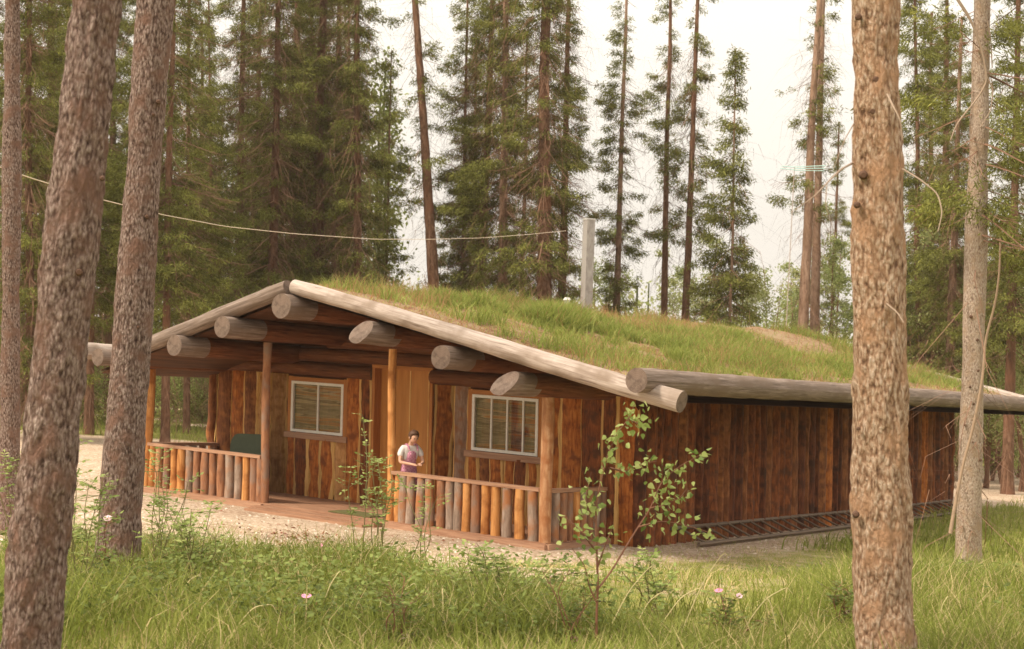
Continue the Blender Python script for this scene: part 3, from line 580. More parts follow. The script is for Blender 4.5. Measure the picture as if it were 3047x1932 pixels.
railing(.08, 1.93, list(zip([.29,.52,.72,.93,1.16,1.4,1.62,1.85], 'gbbogbgb')), 'short side railing at the right end of the porch', side=0, wt=.92)
railing(.08, 1.9, list(zip([.3,.6,.9,1.2,1.5,1.8], 'bgbgbg')), 'side railing at the left end of the porch', side=9.7, wt=.93)
# roof vent
mb = MB(); mb.tube([(4.62, 7.9, 4.25), (4.62, 7.9, 4.46)], .05, 12, fr=HW); mb.tube([(4.62, 7.9, 4.40), (4.62, 7.9, 4.46)], .17, 14, fr=HW); mb.tube([(4.62, 7.9, 4.46), (4.62, 7.9, 4.64)], .06, 14, fr=HW); mb.tube([(4.62, 7.9, 4.64), (4.62, 7.9, 4.70)], [.09, .05], 14, fr=HW); mb.build('roof_vent', [M_GALV], cabin, smooth=False)

def roof_grass():
    mb = MB(); n = 150000; u = -2.6+12.8*RNG.random(n); v = -.8+23.1*RNG.random(n)
    e = np.minimum(np.minimum(u+2.7, 10.2-u), v+1.0)
    dens = sstep(.6, 1.7, e+.5*n2(u, v, 1.2, 4))*np.clip(.42+.75*n2(u, v, .6, 8)+.45*n2(u, v, 2.4, 9), .06, 1)
    sand = sstep(.35, .1, np.hypot((u-4.0)/2.2, (v-17.0)/3.2)-.75)*(1-.4*n2(u, v, .8, 1)); dens = dens*(1-.95*np.clip(sand, 0, 1))
    k = RNG.random(n) < dens; u, v = u[k], v[k]; n = len(u); p = HW(np.stack([u, v, sodw(u, v)], -1))
    tall = sstep(.0, .7, n2(u, v, .5, 8)+.2+.45*n2(u, v, 2.2, 13))*sstep(.8, 2.2, u+2.7-.0)
    h = (.06+.10*RNG.random(n))*(1+2.0*tall)*(.7+.6*RNG.random(n))
    rnd = np.clip(.60-.16*tall+.2*n2(u, v, .8, 3)+.14*RNG.normal(size=n), .02, .93); rg = RNG.random(n) < .27; rnd[rg] = .97
    blade_mesh(mb, p[:, 0], p[:, 1], p[:, 2]-.02, h, .007+.007*RNG.random(n), .25+.6*RNG.random(n), rnd)
    n = 42000; u = -2.3+12.2*RNG.random(n); v = -.9+23.*RNG.random(n)**1.25; e = np.minimum(u+2.5, v+1.0); kk = (RNG.random(n) < 1-.55*sstep(.6, 2.4, e)); u, v = u[kk], v[kk]; n = len(u); p = HW(np.stack([u, v, sodw(u, v)], -1))
    blade_mesh(mb, p[:, 0], p[:, 1], p[:, 2]-.01, .04+.09*RNG.random(n), .008+.008*RNG.random(n), .6+1.2*RNG.random(n), np.where(RNG.random(n) < .65, .97, .8))
    # tall wisps along the left slope and ridge
    n = 5000; u = 4.4+5.6*RNG.random(n); v = -.7+3.*RNG.random(n)**1.2; p = HW(np.stack([u, v, sodw(u, v)], -1)); kk = n2(u, v, 1.3, 6) > -.1; p = p[kk]; n = len(p)
    blade_mesh(mb, p[:, 0], p[:, 1], p[:, 2]-.02, .15+.3*RNG.random(n), .006+.006*RNG.random(n), .3+.6*RNG.random(n), np.clip(.4+.2*RNG.normal(size=n), .02, .85))
    nc = 430; cu = -2.+11.8*RNG.random(nc); cv = -.3+21.5*RNG.random(nc)**1.2; i = RNG.integers(0, nc, 34000); sz = (.08+.22*RNG.random(nc)); hh = .13+.30*RNG.random(nc)**1.8; tn = .3+.5*RNG.random(nc)
    u = cu[i]+RNG.normal(size=34000)*sz[i]; v = cv[i]+RNG.normal(size=34000)*sz[i]; e_ = np.minimum(u+2.5, v+1.0); k = (e_ > .95+.5*n2(u, v, 1.5, 2)) & (u < 10.) & (np.hypot((u-4.)/2.2, (v-17.)/3.2) > 1.); u, v, i = u[k], v[k], i[k]; n = len(u); p = HW(np.stack([u, v, sodw(u, v)], -1))
    blade_mesh(mb, p[:, 0], p[:, 1], p[:, 2]-.02, hh[i]*(.6+.7*RNG.random(n)), .008+.010*RNG.random(n), .3+.8*RNG.random(n), np.clip(tn[i]+.12*RNG.normal(size=n), .02, .97))
    n = 3000; u = 3.2+2.4*RNG.random(n); v = -.2+14*RNG.random(n); p = HW(np.stack([u, v, sodw(u, v)], -1)); q = n2(u, v, 1.1, 16) > 0; p = p[q]; n = len(p)
    blade_mesh(mb, p[:, 0], p[:, 1], p[:, 2]-.02, .2+.24*RNG.random(n), .005+.004*RNG.random(n), .15+.5*RNG.random(n), np.full(n, .97))
    # leafy weed clumps
    for (uc, vc, rad, ht, cnt) in [(2.6, 4.1, .5, .62, 3000), (2.9, 4.9, .55, .6, 3200), (3.6, 3.2, .4, .45, 1500), (3.9, 2.2, .5, .34, 1300), (1.9, 5.6, .4, .36, 1500), (.9, 6.3, .5, .4, 1800), (.5, 7.6, .6, .36, 2200), (2.2, 9.6, .6, .4, 1500), (-.6, 7.2, .5, .3, 1300), (1.2, 11., .7, .35, 1600), (3.4, 7., .5, .4, 1200), (.0, 5., .35, .3, 900), (2.8, 12.5, .6, .4, 1200), (-.4, 13., .5, .3, 900)]:
        n = cnt; a = RNG.random(n)*6.28; rr = rad*np.sqrt(RNG.random(n)); u = uc+rr*np.cos(a)*1.2; v = vc+rr*np.sin(a)*1.4; p = HW(np.stack([u, v, sodw(u, v)], -1))
        blade_mesh(mb, p[:, 0], p[:, 1], p[:, 2]-.02, ht*(.5+.6*RNG.random(n))*(1-.4*(rr/rad)**2), .012+.01*RNG.random(n), .2+.5*RNG.random(n), np.clip(.56+.2*RNG.normal(size=n), .02, .95))
    o = mb.build('roof_grass', M_RGRASS); tag(o, 'patchy grass and weeds growing on the sod roof', 'grass', kind='stuff')
roof_grass()
# things on the porch / beside the house
def th(name, lab, cat, loc, group=None): return empty(name, loc, lab, cat, group)
g0 = HW([[8.0, 1.15, .04]])[0]
pn = th('garden_panel', 'dark green board with a rounded top corner behind the left porch railing', 'board', g0)
pts = [(7.62, .04), (8.5, .04), (8.5, .95)]+[(8.24+.26*math.cos(a), .95+.28*math.sin(a)) for a in np.linspace(.2, 1.57, 6)]+[(7.62, 1.26)]
mb = MB(); A = HW(np.array([(u, 1.1+.02*w, w) for u, w in pts])); B = HW(np.array([(u, 1.14+.02*w, w) for u, w in pts])); k = len(pts)
mb.add(np.vstack([A, B]), [(i, (i+1) % k, k+(i+1) % k, k+i) for i in range(k)])
cA = A.mean(0); cB = B.mean(0); mb.add(np.vstack([A, [cA]]), [(i, (i+1) % k, k, k) for i in range(k)]); mb.add(np.vstack([B, [cB]]), [(i, (i+1) % k, k, k) for i in range(k)])
mb.build('board', [M_GREEN], pn)
for u in (7.72, 8.35):
    mb = MB(); mb.box(HW, (u-.03, 1.16, .04), (u+.03, 1.2, 1.0)); mb.build('leg', [M_GREEN], pn)
mb = MB(); mb.box(HW, (3.75, -.05, .042), (4.75, .5, .062)); tag(mb.build('doormat', [flat('mat_green', (.13,.12,.045), .95)]), 'worn green doormat on the deck before the door', 'doormat')
ld = th('wooden_ladder', 'long grey wooden ladder lying flat on the ground along the side wall', 'ladder', HW([[-1.0, 3.3, 0]])[0])
def gw(u, v):
    p = HW([[u, v, 0]])[0]; return (float(gz(p[0], p[1]))-p[2])/SCL
for u, w in ((-.72, .24), (-1.28, .02)):
    mb = MB(); vv = np.linspace(3.1, 19.4, 12)
    mb.tube(np.array([(u, a, gw(u, a)+w+.045) for a in vv]), .036, 6, .05, fr=HW, step=.4); mb.build('side_rail', [M_LADDER], ld)
for v in np.arange(3.4, 19.3, .5):
    mb = MB(); mb.tube(np.array([(-1.27, v, gw(-1.28, v)+.075), (-.73, v, gw(-.72, v)+.29)]), .02, 6, fr=HW, step=.1); mb.build('rung', [M_LADDER], ld)

# ================================================================ PERSON
def skin_obj(name, joints, edges, mtl, parent, sub=2, root=0):
    me = bpy.data.meshes.new(name); ks = list(joints); me.from_pydata([joints[k][:3] for k in ks], [(ks.index(a), ks.index(b)) for a, b in edges], [])
    o = bpy.data.objects.new(name, me); COL.objects.link(o); o.parent = parent
    md = o.modifiers.new('skin', 'SKIN'); md.use_smooth_shade = True
    for i, k in enumerate(ks):
        r = joints[k][3]; rr = r if isinstance(r, tuple) else (r, r); me.skin_vertices[0].data[i].radius = rr; me.skin_vertices[0].data[i].use_root = (i == root)
    s = o.modifiers.new('sub', 'SUBSURF'); s.levels = sub; s.render_levels = sub
    dg = bpy.context.evaluated_depsgraph_get(); ev = bpy.data.meshes.new_from_object(o.evaluated_get(dg)); o.modifiers.clear(); o.data = ev; ev.name = name
    ev.materials.clear(); ev.materials.append(mtl)
    for p in ev.polygons: p.use_smooth = True
    return o
def bow(obs, ang, piv):
    c, s_ = math.cos(ang), math.sin(ang)
    for o in obs:
        L_ = np.array(o.location)
        for v in o.data.vertices:
            p = np.array(v.co)+L_; t = float(sstep(1.25, 1.32, p[2])); 
            if t <= 0: continue
            a = ang*t; dy, dz = p[1]-piv[0], p[2]-piv[1]; q = (p[0], piv[0]+dy*math.cos(a)+dz*math.sin(a), piv[1]-dy*math.sin(a)+dz*math.cos(a)); v.co = tuple(np.array(q)-L_)
def girl():
    base = HW([[3.12, .24, .042]])[0]
    g = th('person', 'girl in white T-shirt and purple checked dungarees leaning on the porch rail', 'person', base)
    fd = -D1*.9-D2*.42; g.rotation_euler = (0, 0, math.atan2(fd[1], fd[0])-math.pi/2)   # local +Y is where she faces
    SK = flat('skin', (.62,.36,.25), .55); HR = flat('brown_hair', (.10,.05,.03), .6); SH = flat('white_cotton', (.72,.69,.68), .9)
    DG = bpy.data.materials.new('checked_cloth'); DG.use_nodes = True; N = DG.node_tree.nodes; K = DG.node_tree.links
    tcn = N.new('ShaderNodeTexCoord'); ck = N.new('ShaderNodeTexChecker'); ck.inputs['Scale'].default_value = 38; ck.inputs['Color1'].default_value = (.38,.12,.22,1); ck.inputs['Color2'].default_value = (.60,.32,.40,1)
    K.new(tcn.outputs['Object'], ck.inputs[0]); K.new(ck.outputs[0], N['Principled BSDF'].inputs[0]); N['Principled BSDF'].inputs['Roughness'].default_value = .9
    H = {}
    J = dict(pel=(0,-.03,.80,(.12,.095)), wai=(0,-.01,.93,(.105,.08)), che=(0,.02,1.10,(.12,.085)), nb=(0,.035,1.215,(.06,.055)), nk=(0,.055,1.265,.04), jaw=(0,.10,1.315,(.052,.06)), hd=(0,.105,1.39,(.073,.088)), top=(0,.10,1.445,(.055,.065)))
    E_ = [('pel','wai'),('wai','che'),('che','nb'),('nb','nk'),('nk','jaw'),('jaw','hd'),('hd','top')]
    for s, n in ((-1, 'l'), (1, 'r')):
        el = (s*.215, .07, .955) if s < 0 else (s*.205, .08, .955); ha = (s*.11, .22, .935) if s < 0 else (s*.08, .23, .935)
        J.update({n+'sh': (s*.125, .02, 1.18, .048), n+'s2': (s*.17, .03, 1.13, .04), n+'el': (*el, .031), n+'wr': (*ha, .022), n+'pa': (s*.055, .265, .932, (.032, .015)),
                  n+'hip': (s*.075, -.03, .72, .078), n+'kn': (s*.085, 0, .42, .05), n+'an': (s*.085, -.02, .08, .032), n+'to': (s*.09, .11, .035, .028)})
        E_ += [('che', n+'sh'), (n+'sh', n+'s2'), (n+'s2', n+'el'), (n+'el', n+'wr'), (n+'wr', n+'pa'), ('pel', n+'hip'), (n+'hip', n+'kn'), (n+'kn', n+'an'), (n+'an', n+'to')]
        for f in range(4):
            dx = (f-1.5)*.016; J[n+'f%d' % f] = (s*.045+dx, .31, .925, .0085); J[n+'g%d' % f] = (s*.035+dx*.9, .332-.004*abs(f-1), .912, .0075); E_ += [(n+'pa', n+'f%d' % f), (n+'f%d' % f, n+'g%d' % f)]
        J[n+'t'] = (s*.014, .275, .94, .010); E_ += [(n+'pa', n+'t')]
    body = skin_obj('body', J, E_, SK, g)
    # facial relief: nose, chin, brow pushed out of the same continuous surface
    for v in body.data.vertices:
        x, y, z = v.co
        if z > 1.27 and y > .12:
            v.co.y += .026*math.exp(-((x/.012)**2+((z-1.375)/.016)**2))+.010*math.exp(-((x/.02)**2+((z-1.318)/.016)**2))+.006*math.exp(-((x/.035)**2+((z-1.412)/.012)**2))-.008*math.exp(-(((abs(x)-.03)/.014)**2+((z-1.393)/.012)**2))
    def ball(name, c, r, mtl, sc=(1,1,1), cut=None):
        a = np.linspace(0, 2*np.pi, 21); b = np.linspace(0.02, np.pi-.02, 13); A_, B_ = np.meshgrid(a, b); P = np.stack([np.cos(A_)*np.sin(B_)*sc[0], np.sin(A_)*np.sin(B_)*sc[1], np.cos(B_)*sc[2]], -1)*r
        P = P*(1+.05*noise(P*60+5)[..., None]) if cut else P
        P = P+np.array(c); mb = MB(); mb.grid(P)
        me_o = mb.build(name, [mtl], None, smooth=True); loc = np.array(me_o.location); me_o.location = tuple(loc); me_o.parent = g; return me_o
    for s in (-1, 1):
        ball('eye', (s*.030, .183, 1.392), .009, flat('eye_dark', (.03,.02,.02), .2)); ball('ear', (s*.076, .095, 1.378), .022, SK, (.4, .7, 1))
        ball('eyebrow', (s*.030, .190, 1.412), .013, HR, (1.1, .3, .25))
    ball('mouth', (0, .186, 1.338), .018, flat('lips', (.42,.13,.11), .5), (1.2, .35, .35)); 
    # hair: cap over crown and back plus tied bunch
    hr = ball('hair', (0, .085, 1.415), .094, HR, (.93, 1.0, .92), cut=True)
    for v in hr.data.vertices:
        p = v.co+Vector(hr.location)
        if p.y > .125 and p.z < 1.445: v.co.y -= (p.y-.125)*.95
        if p.z < 1.36: v.co.z += (1.36-p.z)*.3
    ball('hair_bunch', (-.055, .0, 1.345), .04, HR, (.8, .9, 1.3), cut=True)
    t = {k: J[k] for k in ('wai','che','nb','lsh','ls2','rsh','rs2')}
    t = {'che': (0,.02,1.10,(.134,.1)), 'wai': (0,-.01,.90,(.118,.094)), 'nb': (0,.035,1.215,(.066,.062))}
    ee = [('che','wai'),('che','nb')]
    for s, n in ((-1,'l'),(1,'r')):
        t[n+'sh'] = (s*.13,.02,1.18,.06); t[n+'s2'] = (s*.175,.03,1.12,.056); t[n+'s3'] = (s*.20,.055,1.03,.052); ee += [('che',n+'sh'),(n+'sh',n+'s2'),(n+'s2',n+'s3')]
    skin_obj('shirt', t, ee, SH, g)
    t = {'pel': (0,-.03,.80,(.135,.112)), 'wai': (0,-.005,.94,(.122,.10)), 'bib': (0,.034,1.08,(.112,.118)), 'bb2': (0,.045,1.155,(.082,.105))}
    ee = [('pel','wai'),('wai','bib'),('bib','bb2')]
    for s, n in ((-1,'l'),(1,'r')):
        t[n+'hip'] = (s*.078,-.03,.70,.092); t[n+'kn'] = (s*.088,0,.42,.07); t[n+'an'] = (s*.088,-.02,.10,.062); ee += [('pel',n+'hip'),(n+'hip',n+'kn'),(n+'kn',n+'an')]
    skin_obj('dungarees', t, ee, DG, g)
    bow([o for o in g.children if o.name.split('.')[0] in ('body','eye','ear','eyebrow','mouth','hair','hair_bunch')], math.radians(20), (.05, 1.27))
    for s in (-1, 1):
        mb = MB(); q = np.array([(s*.075,.142,1.15),(s*.08,.122,1.20),(s*.085,.07,1.245),(s*.08,.0,1.235),(s*.06,-.09,1.15)]); mb.tube(q, [.014]*5, 8, step=.02)
        o = mb.build('strap', [DG], None, smooth=True); o.parent = g
        mb = MB(); mb.tube([(s*.088,-.06,.03),(s*.09,.05,.035),(s*.092,.14,.025)], [.035,.042,.032], 12, step=.02); o = mb.build('shoe', [flat('brown_shoe', (.16,.08,.05))], None, smooth=True); o.parent = g
girl()

# ================================================================ TREES
def trunk_mesh(Ht, r0, r1, name, rows=90, nseg=28, plate=0., flare=.25):
    z = np.linspace(-.3, Ht, rows); r = r0+(r1-r0)*np.clip(z/Ht, 0, 1)**.9; r = r+r0*flare*np.exp(-np.clip(z, 0, 9)/.25)
    th_ = np.arange(nseg+1)/nseg*2*np.pi; c = np.stack([np.cos(th_), np.sin(th_)], -1)
    wob = (.004 if plate else .02)*Ht/16*np.stack([noise(np.stack([z*.25, z*0+r0*90, z*0], -1)), noise(np.stack([z*.25, z*0, z*0+r0*90+5], -1))], -1)*5*.4
    P = np.zeros((rows, nseg+1, 3)); P[..., :2] = c[None]*r[:, None, None]+wob[:, None]; P[..., 2] = z[:, None]
    if plate:
        q = P*np.array([1, 1, .42]); d = plate*(noise(q, 26.)*.6+noise(q, 52.)*.5+noise(q, 9.)*.5)
        P[..., :2] += c[None]*d[..., None]
        lf = noise(P, 2.2)*.02*r0/.15; P[..., :2] += c[None]*lf[..., None]
    else:
        d = noise(P*np.array([1, 1, .5]), 6.)*.07*r0; P[..., :2] += c[None]*d[..., None]
    mb = MB(); mb.grid(P, np.stack(np.broadcast_arrays(th_[None]*r0, z[:, None]), -1)); return mb
def curve_pts(p0, d, ln, droop, lift, n):    # a spruce branch: out, sagging, tip lifted
    t = np.linspace(0, 1, n)[:, None]; return p0+d*ln*t+np.array([0, 0, 1.])*(-droop*ln*t**1.3+lift*ln*t**4)
def spruce_parts(seed, Ht=18., base=.12, rad=1.9, dens=1., nper=8, gap=.3, twig=1., blade=1., top=False, spray=11, young=False):
    global RNG
    keep_rng = RNG; RNG = np.random.default_rng(seed); rn = RNG
    fb = MB(); tb = MB(); nb = int((Ht*(1-base))*nper)
    hs = np.sort(base*Ht+(Ht*(1-base))*rn.random(nb)); side = rn.random()*6.28
    segs = []
    for h in hs:
        f = h/Ht; rel = (f-base)/(1-base); az = rn.random()*6.28
        L_ = rad*(1-rel)**(.85 if young else .42)*rn.uniform(.45, 1.1)*(.75+.25*math.cos(az-side))
        if noise(np.array([[h*.55, seed*3.1, math.cos(az)*.8]]))[0] < -gap+.0: L_ *= .45
        d = np.array([math.cos(az), math.sin(az), 0]); n = 12
        P = curve_pts(np.array([0, 0, h]), d, L_, rn.uniform(.25, .6), rn.uniform(.05, .25), n); segs.append((P, L_))
        r = .018*L_/1.5+.004; q = np.cross(d, [0, 0, 1.])
        w = np.linspace(r, .003, n)[:, None]; tb.grid(np.stack([P-q*w, P+np.array([0,0,1.])*w, P+q*w], 1))
        ns = max(3, int(L_*9*dens)); tt = rn.uniform(.25, 1.02, ns)
        if rn.random() < .12: tt = tt[:2]
        ns = len(tt)
        ii = np.clip(tt*(n-1), 0, n-1.001); k0 = ii.astype(int); fr_ = (ii-k0)[:, None]; C = P[k0]*(1-fr_)+P[np.minimum(k0+1, n-1)]*fr_
        sgn = rn.choice([-1., 1.], ns)[:, None]; sl_ = (rn.random(ns)*.42*L_*(1.1-tt)+.05)[:, None]
        C2 = C+sgn*q*sl_+d*sl_*.6+np.array([0, 0, -1.])*sl_*rn.uniform(.2, 1.1, (ns, 1))
        # twigs from the branch to each spray
        M_ = np.stack([C, C2], 1); wd = np.array([0, 0, .004]); tb.add(np.stack([C-wd, C2-wd, C2+wd, C+wd], 1), np.arange(ns*4).reshape(ns, 4))
        m = ns*spray; cc = np.repeat(C2, spray, 0)+rn.normal(size=(m, 3))*np.array([.085, .085, .06]); dd = d*.5+np.array([0, 0, -.5])+rn.normal(size=(m, 3))*.6
        sp_r = np.repeat(rn.normal(size=ns)*.16, spray); 
        leaf_quads(fb, cc, dd, (.08+.09*rn.random(m))*blade, (.017+.014*rn.random(m))*blade, .42+sp_r+.12*rn.normal(size=m)+.12*tt.repeat(spray))
    # dead fine twigs on the lower stem
    nt_ = int(820*twig*Ht/18); h = (.04+.75*rn.random(nt_)**1.3)*Ht; az = rn.random(nt_)*6.28; ln = rn.uniform(.25, 1.15, nt_)*rad*.55
    d = np.stack([np.cos(az), np.sin(az), rn.uniform(-.9, .15, nt_)], -1); a = np.stack([h*0, h*0, h], -1); b = a+d*ln[:, None]; e = b+(d*.4+np.array([0, 0, -.8])+.4*rn.normal(size=(nt_, 3)))*ln[:, None]*.5
    if twig < .1: nt_ = 0; a = a[:0]; b = b[:0]; e = e[:0]; d = d[:0]; RNG = keep_rng; return fb, tb
    s = np.cross(d, [0, 0, 1.]); s /= np.linalg.norm(s, axis=1)[:, None]; s *= .0075
    tb.add(np.stack([a-s, a+s, b+s*.7, b-s*.7], 1), np.arange(nt_*4).reshape(-1, 4)); tb.add(np.stack([b-s*.7, b+s*.7, e+s*.2, e-s*.2], 1), np.arange(nt_*4).reshape(-1, 4))
    for _ in range(3):
        k = rn.random((nt_, 1)); c = a*(1-k)+b*k; dd = (d*.6+rn.normal(size=(nt_, 3))*.5); e2 = c+dd*.28; tb.add(np.stack([c-s*.5, c+s*.5, e2+s*.2, e2-s*.2], 1), np.arange(nt_*4).reshape(-1, 4))
    RNG = keep_rng
    return fb, tb
VAR = {}
def variant(key, **kw):
    fb, tb = spruce_parts(**kw); fo = fb.build('tmpf', [M_NEED]); to = tb.build('tmpt', [M_TWIG])
    # store meshes with the origin at the tree's foot
    for o in (fo, to):
        o.data.transform(Matrix.Translation(o.location)); COL.objects.unlink(o)
    VAR[key] = (fo.data, to.data, kw.get('Ht', 18.)); bpy.data.objects.remove(fo); bpy.data.objects.remove(to)
variant('dense', seed=1, rad=2.7, base=.05, nper=15, dens=1.4, gap=.6, spray=26, twig=2.)
variant('dense2', seed=2, rad=2.4, base=.08, nper=14, dens=1.4, gap=.5, spray=26, twig=2.)
variant('lift', seed=12, rad=2.5, base=.23, nper=14, dens=1.4, gap=.5, spray=26, twig=.45)
variant('mid', seed=3, rad=2.15, base=.17, nper=12.5, gap=.25, dens=1.4, spray=26, twig=1.8)
variant('mid2', seed=4, rad=2.1, base=.18, nper=12, gap=.2, dens=1.4, spray=26, twig=1.4)
variant('mid3', seed=14, rad=2.25, base=.2, nper=12.5, gap=.2, dens=1.4, spray=26, twig=2.4)
variant('light', seed=24, rad=1.9, base=.10, nper=9, gap=.15, dens=1.4, spray=26)
variant('thin', seed=5, rad=1.5, base=.12, nper=9, gap=.2, spray=26, dens=1.3)
variant('high', seed=7, rad=1.9, base=.44, nper=7, gap=.1, twig=.9, spray=26, dens=1.4)
variant('sparse', seed=27, rad=1.9, base=.46, nper=4.5, gap=.0, twig=.7, spray=26, dens=1.4)
variant('young', seed=8, Ht=11., rad=2.3, base=.03, nper=20, gap=.7, twig=.6, young=True, spray=24, dens=1.5)
variant('near', seed=9, rad=2.0, base=.42, nper=8, gap=.3, blade=.75, spray=24, dens=1.3, twig=0.01)
variant('near4', seed=19, rad=2.2, base=.26, nper=8, gap=.2, blade=.75, spray=34, dens=1.4, twig=.15)
def axis_tree(xa, ya, xb, yb, depth, name='spruce_tree', label='', group=None, wD=30, crown='mid', Ht=18., bark=None, rad_scale=1., r_abs=None, plate=0, rows=70, nseg=20, cscale=1., flare=.25, spin=None, needle=None):
    A_, B_ = pix(xa, ya, depth), pix(xb, yb, depth)
    ax = (B_-A_)/np.linalg.norm(B_-A_)
    t = 0.
    for _ in range(30):
        p = A_+ax*t; t -= (p[2]-float(gz(p[0], p[1])))/ax[2]
    foot = A_+ax*t
    e = empty(name, foot, label, 'tree', group)
    q = Vector(ax).to_track_quat('Z', 'Y'); 
    r = r_abs or wD/3390*depth/2
    mb = trunk_mesh(Ht, r*1.08, r*.30 if Ht > 12 else r*.2, 'trunk', rows, nseg, plate, flare)
    o = mb.build('trunk', [bark or M_BARKD], None, smooth=True); o.data.transform(Matrix.Translation(o.location)); o.location = (0, 0, 0); o.parent = e
    e.rotation_mode = 'QUATERNION'; e.rotation_quaternion = q
    if crown:
        f, tw, h0 = VAR[crown]; s = Ht/h0
        for nm, me in (('crown', f), ('branches', tw)):
            c = bpy.data.objects.new(nm, me); COL.objects.link(c); c.parent = e; c.scale = (s*cscale*rad_scale, s*cscale*rad_scale, s); c.rotation_euler = (0, 0, RNG.random()*6.28 if spin is None else spin)
    return e
# the big near trunks
T1 = axis_tree(145, 800, 228, 0, 7.0, 'pine_tree', 'thickest left foreground pine, scaly grey-pink bark, leaning right', wD=128, crown='near', bark=M_BARK1, plate=.018, rows=420, nseg=110, Ht=17, flare=.12)
T2 = axis_tree(310, 800, 365, 0, 10.8, 'pine_tree', 'second foreground pine from the left, standing before the left porch corner', wD=92, crown='near', bark=M_BARK1, plate=.009, rows=420, nseg=100, Ht=17, flare=.3)
T3 = axis_tree(2068, 800, 2055, 0, 7.1, 'pine_tree', 'thick right foreground pine with orange-brown bark and dead twigs', wD=128, crown='near', bark=M_BARK2, plate=.018, rows=420, nseg=110, Ht=17, flare=.3)
T4 = axis_tree(2290, 800, 2310, 0, 20., 'spruce_tree', 'pale knotty-barked spruce on the grass beside the rear of the cabin', wD=55, crown='near4', bark=M_BARK3, plate=.006, rows=300, nseg=60, Ht=18, flare=.5)
T0 = axis_tree(24, 900, 30, 0, 19., 'spruce_tree', 'reddish trunk cut off by the left edge of the photo', wD=46, crown='near', bark=M_BARK1, plate=.010, rows=240, nseg=60, Ht=18, flare=.4)
# each: x at y_a, y_a, x at top, depth, width, crown, bark, label
BG = [
 (215,700,222,44,22,'lift','d',19,'dark spruce seen between the two left foreground pines'),
 (120,700,118,50,26,'dense','d',20,'bushy spruce left of the thickest foreground pine'),
 (70,700,66,40,22,'dense2','d',17,'green-tipped spruce just inside the left edge'),
 (440,700,446,48,16,'lift','d',18,'slender dark spruce right of the second foreground pine'),
 (500,690,492,56,11,'thin','d',17,'thin spruce against the pale gap left of the gable'),
 (395,700,405,42,20,'lift','d',19,'dense spruce behind the left porch corner'),
 (560,690,572,58,24,'dense','d',20,'bushy spruce rising over the left roof slope'),
 (640,690,655,50,26,'dense','d',20,'broad spruce above the gable peak'),
 (690,690,700,54,28,'dense2','d',20,'spruce with twiggy brown lower stem directly behind the ridge end'),
 (745,690,758,52,34,'dense','d',21,'stoutest trunk in the dense clump behind the gable'),
 (790,690,800,60,28,'dense2','d',20,'spruce at the right side of the dense clump'),
 (838,680,838,50,25,'mid','d',20,'straight dark-trunked spruce right of the dense clump'),
 (905,680,925,56,9,'thin','d',15,'very thin crooked spruce left of the leaning trunk'),
 (1018,620,975,50,32,'sparse','d',20,'dark spruce whose trunk leans clearly to the left'),
 (1088,620,1100,54,14,'mid','d',18,'narrow spruce just right of the leaning trunk'),
 (1135,620,1158,52,26,'mid3','d',20,'dark trunk left of a reddish one above the roof middle'),
 (1182,620,1190,50,27,'mid','r',20,'reddish straight trunk above the roof middle'),
 (1278,650,1284,48,42,'mid3','d',21,'thickest dark trunk standing behind the roof ridge'),
 (1322,650,1338,52,24,'mid2','d',19,'trunk close on the right of the thickest one, cable end'),
 (1452,690,1472,54,19,'light','r',18,'light-stemmed spruce right of the grey timber post'),
 (1562,740,1576,56,19,'high','d',20,'dark bare-stemmed spruce, left one of a tall pair'),
 (1612,750,1640,54,21,'high','d',20,'reddish bare-stemmed spruce, right one of a tall pair'),
 (1885,780,1927,50,30,'sparse','r',20,'left stem of the pale twin trunks right of the gap of sky'),
 (1914,780,1936,53,27,'sparse','r',20,'right stem of the pale twin trunks right of the gap of sky'),
 (2240,690,2262,46,24,'mid','r',15,'pale straight trunk behind the rear of the roof'),
 (2222,690,2226,54,28,'lift','d',18,'dark shaggy spruce between the right foreground pine and the pale trunk'),
 (2380,690,2395,44,26,'lift','d',19,'bushy spruce at the right edge of the photo'),
 (2160,690,2150,50,18,'lift','d',18,'spruce half hidden just right of the thick right foreground pine'),
 (2455,690,2462,52,24,'lift','d',19,'spruce mostly outside the right edge'),
 (260,700,268,60,24,'dense','d',21,'far dense spruce glimpsed left of the second foreground pine'),
 (165,700,160,64,24,'dense2','d',21,'far spruce filling the gap beside the thickest left pine'),
 (330,690,338,58,22,'lift','d',21,'far dense spruce behind the second foreground pine'),
 (600,690,612,68,22,'dense2','d',20,'far spruce deep in the woods over the left roof slope'),
 (725,690,735,66,20,'dense','d',20,'far spruce deep in the clump behind the gable'),
 (815,690,822,64,16,'mid3','d',19,'far spruce just left of the straight dark-trunked one'),
 (470,690,476,70,18,'lift','d',19,'far spruce in the misty gap left of the gable'),
 (1110,620,1122,66,14,'mid2','d',18,'thin far spruce between the two trunks over the roof middle'),
 (1230,620,1240,64,14,'mid','d',18,'thin far spruce left of the thickest trunk'),
 (1955,780,1985,64,12,'thin','d',15,'far spruce right of the pale twin trunks'),
 (2185,700,2190,60,20,'lift','d',19,'far spruce behind the right foreground pine'),
 (-30,700,-40,46,28,'dense','d',19,'spruce mostly outside the left edge'),
]
G_BG = 'spruce trees standing behind the cabin'
for (xa, ya, xb, dp, w, cr_, bk, ht, lb) in BG:
    axis_tree(xa, ya, xb, 0, dp, 'spruce_tree', lb, G_BG, wD=w, crown=cr_, Ht=ht, bark=M_BARKD if bk == 'd' else M_BARKL)
axis_tree(1716, 760, 1733, 20, 50., 'spruce_tree', 'young cone-shaped spruce with its top visible against the sky', wD=10, crown='young', Ht=14.5, bark=M_BARKL)

